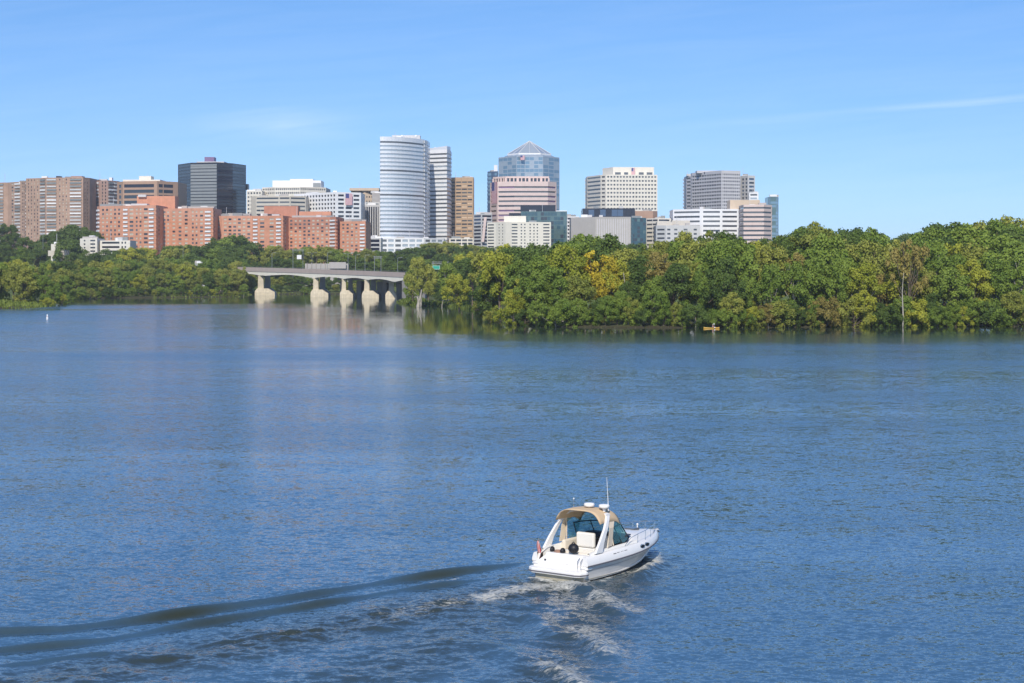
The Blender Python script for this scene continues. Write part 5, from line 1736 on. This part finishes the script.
def tree(px, Y, h, kind, colour, row, zone, wide=1.0, pale=False, label=None, vi=None, sink=0.2, group=None):
    x = X(px, Y)
    z = gz(x, Y)
    if z < -.4: z = -.1
    cm_, tb, tp = PROTO[kind][R.randrange(len(PROTO[kind])) if vi is None else vi]
    nm = 'shrub' if kind == 'low' and h < 7 else 'tree'
    o = empty(nm, (x, Y, z - sink), R.uniform(0, 6.28))
    sxy = h / 10 * wide * R.uniform(.92, 1.08)
    o.scale = (sxy, sxy * R.uniform(.9, 1.1), h / 10)
    tk = link_mesh('trunk', tp if pale else tb, o)
    cr_ = link_mesh('crown', cm_, o)
    cr_.material_slots[0].link = 'OBJECT'
    cr_.material_slots[0].material = LEAF[colour]
    TREES.append(dict(o=o, px=px, Y=Y, kind=kind, colour=colour, row=row, zone=zone, label=label, pale=pale, group=group))
    return o


def pick(w):
    ks = list(w)
    return R.choices(ks, [w[k] for k in ks])[0]


# island skyline (row of the highest leaves against column), read from the photograph
SKY_P = [(405, 266), (429, 261), (431, 273), (444, 273), (450, 257), (470, 250), (490, 244), (510, 244), (530, 243), (545, 246), (560, 243), (572, 234), (590, 229), (603, 234), (620, 242), (640, 240), (660, 240), (676, 234),
         (690, 229), (705, 227), (722, 226), (735, 236), (760, 238), (780, 234), (800, 229), (818, 221), (830, 231), (850, 229), (872, 227), (890, 231), (903, 236), (918, 233), (935, 226), (960, 224), (985, 222), (1003, 220), (1015, 226), (1040, 228), (1100, 226)]


def skyrow(px): return float(np.interp(px, [p[0] for p in SKY_P], [p[1] for p in SKY_P]))


CW_L = {'dark green': 2.2, 'mid green': 5, 'olive green': 2.6, 'yellow-green': 1.2, 'brownish green': .15}
CW_R = {'dark green': 1.6, 'mid green': 4.6, 'olive green': 3.4, 'yellow-green': 1.5, 'brownish green': .3}


def cols(px): return CW_L if px < 600 else CW_R


def iszone_y(px):      # where the island front bank is
    ps = [(400, 800), (418, 735), (445, 725), (470, 690), (480, 570), (492, 520), (512, 490), (545, 471), (700, 464), (850, 470), (1024, 474), (1160, 490)]
    return float(np.interp(px, [p[0] for p in ps], [p[1] for p in ps]))


# front to back rows on the island: (name, distance behind bank, spacing px, share of the full height, kinds)
ISROWS = [('at the island waterline', -1.5, 9.5, (.30, .50), {'low': 3, 'skirt': 3}), ('behind the island bank', 8, 23, (.5, .72), {'skirt': 4, 'tall': 1, 'broad': 1}),
          ('in mid island wood', 22, 22, (.72, .90), {'skirt': 3, 'broad': 2, 'tall': 2, 'open': .8}),
          ('high in island wood', 42, 23, (.86, .99), {'skirt': 2, 'broad': 3, 'tall': 2, 'open': 1}),
          ('on the island skyline', 66, 24, (.95, 1.02), {'broad': 3, 'tall': 1.6, 'open': 1, 'skirt': 1})]
for ri, (rn, back, sp, (f0, f1), kinds) in enumerate(ISROWS):
    px = 428 + R.uniform(0, 10) if ri < 3 else 440
    while px < 1034:
        Yb = iszone_y(px)
        Y = Yb + back * (1 + R.uniform(-.15, .25)) + R.uniform(-2, 2) * (1 if ri else .4)
        x = X(px, Y)
        kd = pick(kinds)
        full = Zr(skyrow(px + R.uniform(-5, 5)), Y) - gz(x, Y)
        h = max(4.5, full * R.uniform(f0, f1))
        if ri == 0: h = R.uniform(5.5, 11.5) if px > 500 else R.uniform(4, 8)
        if px < 480: h = min(h, full * .98)
        col = pick(cols(px))
        if ri == 0 and 540 < px < 670: col = pick({'mid green': 4, 'dark green': 2, 'olive green': 1})
        if ri >= 3 and R.random() < .3: col = 'dark green'
        wide = {'low': 1.0, 'skirt': .95, 'tall': 1.05, 'broad': 1.0, 'open': 1.05}[kd]
        if h > 16: wide *= .88
        # keep room for the trees that stand out by themselves
        if not (ri <= 2 and 590 < px < 616 and h > 12) and not (ri == 0 and px < 474) and not (ri == 1 and px < 446):
            tree(px, Y, h, kd, col, rn, 'isle', wide, pale=R.random() < .22, sink=.2 if ri else 1.1)
        px += sp * R.uniform(.75, 1.25) * (1 if px > 480 else 1.05)

def own(px, Y, row, kind, col, label, wide=1.0, pale=False, vi=0):
    h = Zr(row, Y) - gz(X(px, Y), Y)
    return tree(px, Y, h, kind, col, None, 'own', wide, pale, label, vi)


own(597, 500, 249, 'open', 'golden yellow', 'golden yellow tree high in the island wood, left of the windowless grey box', .85)
own(607, 489, 258, 'skirt', 'golden yellow', 'lower golden yellow tree in the island wood, just below and right of the other one', .75)
own(610, 479, 288, 'low', 'olive green', 'low olive shrubby tree under the two golden yellow trees', .9)
own(575, 520, 232, 'broad', 'dark green', 'very tall dark green tree left of the golden yellow trees', .8, vi=1)
own(718, 520, 229, 'open', 'olive green', 'tall tree with a bare pale trunk forking high above the kayak', .8, True, vi=1)
own(818, 530, 222, 'tall', 'olive green', 'feathery peak tree, tallest point of the wood right of the slim green tower', .8, vi=0)
own(459, 660, 279, 'skirt', 'yellow-green', 'small bright yellow-green tree on the grassy point right of the bridge', .95, vi=1)
own(421, 722, 262, 'broad', 'olive green', 'leaning olive tree with white stub trunk that hides the right end of the bridge', .68, True, vi=2)
own(413, 760, 268, 'skirt', 'mid green', 'green tree against the last bridge span, left of the leaning olive tree', .8, vi=2)
own(716, 500, 289, 'low', 'golden yellow', 'small golden shrub halfway up the wood, above the kayak', .5, vi=1)
own(950, 560, 222, 'broad', 'dark green', 'wide dark green tree on the island skyline, just left of the pale-topped tree', 1.1, vi=2)
own(1002, 560, 218, 'broad', 'olive green', 'pale-topped tree that tops the skyline near the right edge', 1.0, vi=3)
own(910, 470.5, 238, 'open', 'brownish green', 'brownish airy tree right behind the bare white trunk at the waterline', .62, False, vi=0)

def slope(rn, zone, items, cmix=None):
    for px, Y, row, kd, wide in items:
        h = Zr(row, Y) - gz(X(px, Y), Y)
        tree(px, Y, max(5, h), kd, pick(cmix or {'dark green': 3.5, 'mid green': 3, 'olive green': 1.6, 'yellow-green': .4}), rn, zone, wide)



# bare white trunks that stand clear of the leaves
def snag(px, Y, rows, label, lean=0.0, r0=.35, forks=3, seed=0):
    rr_ = random.Random(seed)
    z0 = gz(X(px, Y), Y)
    if z0 < 0: z0 = -.1
    h = Zr(rows, Y) - z0
    o = empty('dead_tree', (X(px, Y), Y, z0 - .2))
    tag(o, label, 'tree')
    pts = [(lean * u * h + .25 * math.sin(u * 5 + seed), .2 * math.sin(u * 4), u * h) for u in np.linspace(0, 1, 9)]
    MB().tube(pts, [r0 * (1 - .75 * u) for u in np.linspace(0, 1, 9)], 7).build('trunk', M['bark_pale'], o, smooth=True)
    for i in range(forks):
        a = Vector(pts[3 + i % 5]); d = Vector((rr_.choice((-1, 1)) * rr_.uniform(.5, 1), rr_.uniform(-.5, .5), rr_.uniform(.8, 1.5))) * h * .09
        MB().tube([a, a + d * .6 + Vector((0, 0, -.1)), a + d], [r0 * .35, r0 * .22, r0 * .08], 6).build('limb', M['bark_pale'], o, smooth=True)
    return o


slope('before the white pavilion', 'left', [(103, 1185, 249.5, 'skirt', 1.1), (112, 1180, 250.5, 'skirt', 1.1), (121, 1186, 249, 'skirt', 1.1), (129, 1184, 247, 'broad', 1.0), (96, 1180, 252, 'skirt', 1.0), (86, 1182, 253, 'skirt', 1.0)])
snag(902, 465.5, 272, 'slender bare white trunk standing at the waterline near the right', .035, .24, 3, 1)
snag(719.5, 497, 240, 'forked bare white trunk high in the wood above and right of the kayak', -.02, .30, 5, 2)
snag(420, 716, 289, 'broken pale stump at the water, right end of the bridge', .05, .75, 2, 3)
snag(418.5, 714, 296, 'squat pale stump leaning left of the broken stump', -.10, .9, 1, 5)
snag(442.5, 712, 296, 'thin pale post-like trunk on the grassy point right of the stumps', 0, .2, 0, 4)
snag(565, 474, 300, 'grey fallen-looking trunk leaning out at the left island bank', -.3, .25, 4, 6)
snag(632, 480, 272, 'pale leaning trunk among the leaves right of the golden trees', -.16, .28, 3, 7)
snag(88, 970, 274, 'thin pale trunk rising at the left bank waterline', .01, .3, 3, 8)
snag(800, 476, 268, 'grey bare trunk between leafy trees left of the feathery peak', .03, .26, 3, 9)

# left bank: waterline, behind it, then the slope up to the town
def bankY(px): return float(np.interp(px, [-20, 60, 75, 120, 200, 258, 280], [745, 830, 895, 940, 960, 986, 1000]))


LBROWS = [('at left bank waterline', 2, 7.5, 291, 283, {'low': 4, 'skirt': 2}, 60, 247), ('behind the left bank', 14, 10, 279, 271, {'skirt': 4, 'broad': 2, 'tall': 1}, 56, 247),
          ('on the left bank', 36, 10.5, 271, 264, {'skirt': 3, 'broad': 2, 'tall': 1}, 50, 247),
          ('on top of the left bank', 80, 11.5, 266, 258, {'skirt': 3, 'broad': 3, 'open': .7}, -14, 252)]
for rn, dY, sp, ra, rb_, kinds, p0, p1 in LBROWS:
    px = p0
    while px < p1:
        Y = (bankY(px) if px > 60 else 940) + dY * R.uniform(.9, 1.25) + R.uniform(-1, 3)
        row = R.uniform(rb_, ra)
        if dY == 80 and (44 < px < 132 or 150 < px < 170): row = min(max(row, 257), 260)
        h = max(4, Zr(row, Y) - max(0, gz(X(px, Y), Y)))
        kd = pick(kinds)
        tree(px, Y, h, kd, pick({'dark green': 1.6, 'mid green': 5, 'olive green': 2.4, 'yellow-green': 1.4, 'brownish green': .15}), rn, 'left',
             1.0 if h > 12 else 1.15, pale=R.random() < .15)
        px += sp * R.uniform(.75, 1.25)
# trees on and behind the grassy spit
for px, Y, row, kd, col in ((-14, 740, 262, 'skirt', 'olive green'), (2, 745, 263, 'skirt', 'mid green'), (14, 740, 264, 'broad', 'olive green'), (24, 735, 268, 'skirt', 'olive green'), (34, 742, 267, 'skirt', 'mid green'),
                            (45, 738, 275, 'skirt', 'mid green'), (54, 730, 284, 'skirt', 'mid green'), (62, 742, 290, 'low', 'yellow-green'), (48, 722, 294, 'low', 'yellow-green'), (-2, 760, 270, 'skirt', 'dark green'), (68, 775, 291, 'low', 'mid green')):
    h = Zr(row, Y) - max(0, gz(X(px, Y), Y))
    tree(px, Y, h, kd, col, 'on the grassy spit', 'left', 1.0)
# town slope
slope('on the left hill', 'left', [(-8, 1360, 226, 'broad', 1.1), (6, 1370, 224, 'broad', 1.0), (14, 1300, 233, 'broad', 1.1), (26, 1290, 237, 'broad', 1.1), (36, 1300, 241, 'broad', 1.0), (-2, 1280, 236, 'broad', 1.1),
                                              (8, 1230, 244, 'broad', 1.1), (22, 1225, 247, 'skirt', 1.1), (36, 1225, 248, 'broad', 1.1), (48, 1232, 248, 'broad', 1.0), (-6, 1225, 246, 'skirt', 1.2)],
      {'dark green': 5, 'mid green': 2})
slope('below the brown slabs', 'left', [(50, 1330, 232, 'broad', 1.1), (60, 1340, 228, 'broad', 1.1), (72, 1330, 224, 'broad', 1.2), (80, 1320, 226, 'broad', 1.1), (88, 1316, 229, 'broad', 1.1), (94, 1322, 231, 'skirt', 1.0), (45, 1260, 240, 'broad', 1.1), (57, 1270, 238, 'skirt', 1.0)],
      {'dark green': 6, 'mid green': 1})
own(70, 1190, 239, 'broad', 'dark green', 'round dark green tree between the cream house and the low white house', 1.15, vi=0)
slope('beneath the salmon wings', 'left', [(130, 1200, 253, 'skirt', 1.0), (136, 1190, 248, 'broad', 1.0), (143, 1194, 247, 'broad', 1.0), (152, 1230, 251, 'skirt', .9), (171, 1200, 245, 'broad', 1.1), (178, 1190, 244, 'broad', 1.1), (187, 1200, 244, 'broad', 1.1),
                                                     (197, 1190, 246, 'broad', 1.1), (206, 1196, 250, 'skirt', 1.1), (186, 1150, 254, 'skirt', 1.2), (201, 1145, 257, 'skirt', 1.2), (172, 1140, 257, 'skirt', 1.2), (120, 1150, 257, 'skirt', 1.1), (108, 1150, 256, 'skirt', 1.0), (148, 1150, 259, 'skirt', 1.1), (134, 1140, 259, 'skirt', 1.1)])
slope('under the pink wing', 'left', [(214, 1250, 240, 'broad', 1.1), (222, 1240, 236, 'broad', 1.1), (232, 1245, 233, 'broad', 1.2), (241, 1240, 235, 'broad', 1.2), (249, 1236, 243, 'broad', 1.0), (217, 1190, 248, 'skirt', 1.2), (228, 1185, 246, 'skirt', 1.2), (238, 1180, 247, 'skirt', 1.1), (248, 1190, 250, 'skirt', 1.2), (218, 1120, 258, 'skirt', 1.2), (234, 1115, 256, 'skirt', 1.2), (246, 1110, 260, 'skirt', 1.1), (257, 1120, 262, 'skirt', 1.1)])
slope('behind the bridge', 'mid', [(256, 1260, 251, 'broad', 1.1), (266, 1240, 248, 'broad', 1.1), (277, 1250, 245, 'broad', 1.2), (287, 1240, 247, 'broad', 1.1), (297, 1245, 249, 'broad', 1.1), (307, 1240, 246, 'broad', 1.1), (316, 1235, 244, 'broad', 1.1), (326, 1240, 246, 'broad', 1.1), (335, 1235, 249, 'broad', 1.0), (345, 1240, 251, 'broad', 1.1), (356, 1245, 251, 'broad', 1.1),
                                   (366, 1235, 249, 'broad', 1.1), (376, 1240, 250, 'broad', 1.1), (386, 1245, 251, 'broad', 1.1), (396, 1235, 252, 'broad', 1.1), (268, 1170, 257, 'skirt', 1.2), (280, 1160, 256, 'skirt', 1.2), (291, 1165, 258, 'skirt', 1.1), (302, 1165, 261, 'skirt', 1.0), (354, 1160, 259, 'skirt', 1.1), (365, 1155, 258, 'skirt', 1.2), (378, 1160, 259, 'skirt', 1.2), (390, 1155, 260, 'skirt', 1.2), (402, 1150, 261, 'skirt', 1.2)])
slope('seen under the bridge', 'mid', [(268, 1110, 276, 'skirt', 1.5), (279, 1106, 277, 'skirt', 1.5), (289, 1108, 275, 'skirt', 1.5), (299, 1106, 276, 'skirt', 1.5), (309, 1110, 277, 'skirt', 1.5), (318, 1112, 277, 'skirt', 1.5), (329, 1110, 277, 'skirt', 1.3), (338, 1112, 277, 'skirt', 1.3), (252, 1075, 270, 'skirt', 1.2), (349, 1130, 276, 'skirt', 1.4), (360, 1130, 276, 'skirt', 1.4), (371, 1130, 276, 'skirt', 1.4), (382, 1130, 276, 'skirt', 1.4), (394, 1130, 276, 'skirt', 1.4), (406, 1130, 274, 'skirt', 1.4)],
      {'mid green': 4, 'olive green': 2, 'dark green': 1})
slope('low under the bridge', 'mid', [(267 + 9.5 * i + (i % 3) * 1.5, 1080 + (i % 4) * 5, 283 + (i % 3) * 2, 'skirt' if i % 2 else 'low', 1.5) for i in range(8)] + [(346, 1096, 282, 'skirt', 1.5), (357, 1098, 281, 'low', 1.5)], {'mid green': 3, 'dark green': 3, 'olive green': 1})
slope('under the white towers', 'mid', [(404, 1240, 249, 'broad', 1.1), (414, 1230, 247, 'broad', 1.1), (424, 1240, 244, 'broad', 1.1), (433, 1300, 242, 'broad', 1.1), (442, 1310, 240, 'broad', 1.2), (451, 1300, 242, 'broad', 1.2), (460, 1295, 243, 'broad', 1.2), (470, 1300, 244, 'broad', 1.2), (480, 1310, 246, 'broad', 1.1), (490, 1300, 247, 'broad', 1.1), (502, 1310, 246, 'broad', 1.1), (514, 1300, 246, 'broad', 1.1), (526, 1310, 247, 'broad', 1.1), (540, 1310, 247, 'broad', 1.1), (556, 1310, 246, 'broad', 1.1),
                                             (412, 1140, 257, 'skirt', 1.2), (424, 1130, 256, 'skirt', 1.2), (436, 1140, 254, 'skirt', 1.2), (448, 1130, 253, 'skirt', 1.2), (460, 1140, 253, 'skirt', 1.2)], {'dark green': 5, 'mid green': 2, 'olive green': 1})
for px in range(575, 1060, 16):
    slope('behind the island wood', 'isle', [(px + R.uniform(-4, 4), 1180 + R.uniform(-30, 30), R.uniform(240, 246) if px < 800 else R.uniform(232, 238), 'broad', 1.2)], {'dark green': 5, 'mid green': 2})

#__SEL__
# trees the photo shows nothing of are left out; the smallest glimpses among the leaves become one mass
DROP_T = [142, 179, 243, 298, 327, 365, 371, 389, 390, 397, 398, 402, 403, 404, 405, 406, 407, 408, 409, 410, 411, 412, 413, 415, 419, 420, 421, 422, 423, 424, 425, 426]
WOOD_T = [1, 3, 23, 37, 43, 55, 58, 109, 110, 115, 133, 140, 149, 150, 151, 153, 154, 156, 159, 175, 180, 181, 183, 185, 188, 189, 192, 194, 195, 197, 199, 200, 202, 203, 205, 224, 226, 231, 232, 234, 235, 237, 239, 241, 244, 245, 247, 249, 252, 257, 260, 261, 262, 266, 267, 276, 278, 282, 287, 288, 290, 294, 296, 301, 306, 311, 312, 313, 314, 323, 325, 331, 337, 340, 351, 352, 356, 358, 359, 360, 361, 362, 363, 364, 366, 367, 368, 369, 370, 372, 373, 374, 375, 380, 384, 385, 386, 387, 388, 393, 395, 396, 399, 401, 414, 416, 418]
cvs, cfs, cms, wl_ = [], [], [], []
for i in sorted(DROP_T + WOOD_T):
    T = TREES[i]
    o = T['o']
    kids = [c for c in bpy.data.objects if c.parent == o] if i in WOOD_T else []
    if kids:
        Mx = Matrix.LocRotScale(o.location, o.rotation_euler, o.scale)
        for c in kids:
            me = c.data
            co = np.empty(len(me.vertices) * 3, np.float32); me.vertices.foreach_get('co', co)
            A = np.array(Mx)
            co = co.reshape(-1, 3) @ A[:3, :3].T + A[:3, 3]
            m_ = c.material_slots[0].material
            if m_ not in wl_: wl_.append(m_)
            base = sum(len(q) for q in cvs)
            if c.name.startswith('crown'):
                cfs.append((np.arange(len(me.vertices)).reshape(-1, 4) + base).astype(np.int32))
                cvs.append(co)
                cms.append(np.full(len(cfs[-1]), wl_.index(m_), np.int32))
    for c in [c for c in bpy.data.objects if c.parent == o]: bpy.data.objects.remove(c)
    bpy.data.objects.remove(o)
TREES = [T for i, T in enumerate(TREES) if i not in set(DROP_T) | set(WOOD_T)]
V_, F_, MI_ = np.concatenate(cvs), np.concatenate(cfs), np.concatenate(cms)
me = bpy.data.meshes.new('undergrowth')
me.vertices.add(len(V_)); me.vertices.foreach_set('co', V_.astype(np.float32).ravel())
me.loops.add(F_.size); me.loops.foreach_set('vertex_index', F_.ravel())
me.polygons.add(len(F_)); me.polygons.foreach_set('loop_start', np.arange(0, F_.size, 4, dtype=np.int32))
for m_ in wl_: me.materials.append(m_)
me.polygons.foreach_set('material_index', MI_)
me.update(calc_edges=True)
tag(link_mesh('undergrowth', me), 'tangled leaves filling the gaps between the trees of both banks', 'undergrowth', kind='stuff')
#__ENDSEL__
# every tree gets a label that leads to it from something easy to find
LM = {'isle': [(460, 'the point tree'), (607, 'the golden trees'), (711, 'the kayak'), (818, 'the feathery peak'), (905, 'the bare white trunk'), (1002, 'the pale-topped tree')],
      'left': [(8, 'the left photo edge'), (70, 'the round dark tree'), (160, 'the thin lamp'), (212, 'the pink wing')],
      'mid': [(272, 'the lone bridge lamp'), (327, 'the second pier lamp'), (378, 'the square sign frame'), (449, 'the tan tower')]}
ORD = ['nearest', 'second', 'third', 'fourth', 'fifth', 'sixth', 'seventh', 'eighth', 'ninth', 'tenth', 'eleventh', 'twelfth', 'thirteenth', 'fourteenth', 'fifteenth']
groups_ = {}
for T in TREES:
    o = T['o']
    if T['label']:
        tag(o, T['label'], 'tree')
        continue
    lm = min(LM[T['zone']], key=lambda q: abs(q[0] - T['px']))
    side = 'right' if T['px'] >= lm[0] else 'left'
    groups_.setdefault((T['row'], lm[1], side), []).append((abs(T['px'] - lm[0]), T))
for (row, lm, side), lst in groups_.items():
    lst.sort(key=lambda q: q[0])
    for i, (_, T) in enumerate(lst):
        pal = 'tree' if T['o'].name.split('.')[0] == 'tree' else 'shrub'
        tag(T['o'], f"{T['colour']} {pal} {row}, {ORD[i]} {side} of {lm}", 'tree' if pal == 'tree' else 'shrub', 'trees ' + row)

over = [o['label'] for o in bpy.data.objects if o.get('label') and len(o['label'].split()) > 16]
if over: print('LONG', over)

# ------------------------------------------------------------------ summer haze over river and town
hz_ = bpy.data.materials.new('haze')
hz_.use_nodes = True
ht = hz_.node_tree
ht.nodes.clear()
hv = N(ht, 'ShaderNodeVolumePrincipled')
hv.inputs['Color'].default_value = (.86, .92, 1, 1)
hv.inputs['Density'].default_value = HAZE_DENSITY
ho = N(ht, 'ShaderNodeOutputMaterial')
Lk(ht, hv.outputs[0], ho.inputs['Volume'])
hb = MB().box(-4300, 4300, -60, 9300, -4, 142)
tag(hb.build('haze', hz_), 'thin blue haze over the river and town', 'haze', kind='stuff')
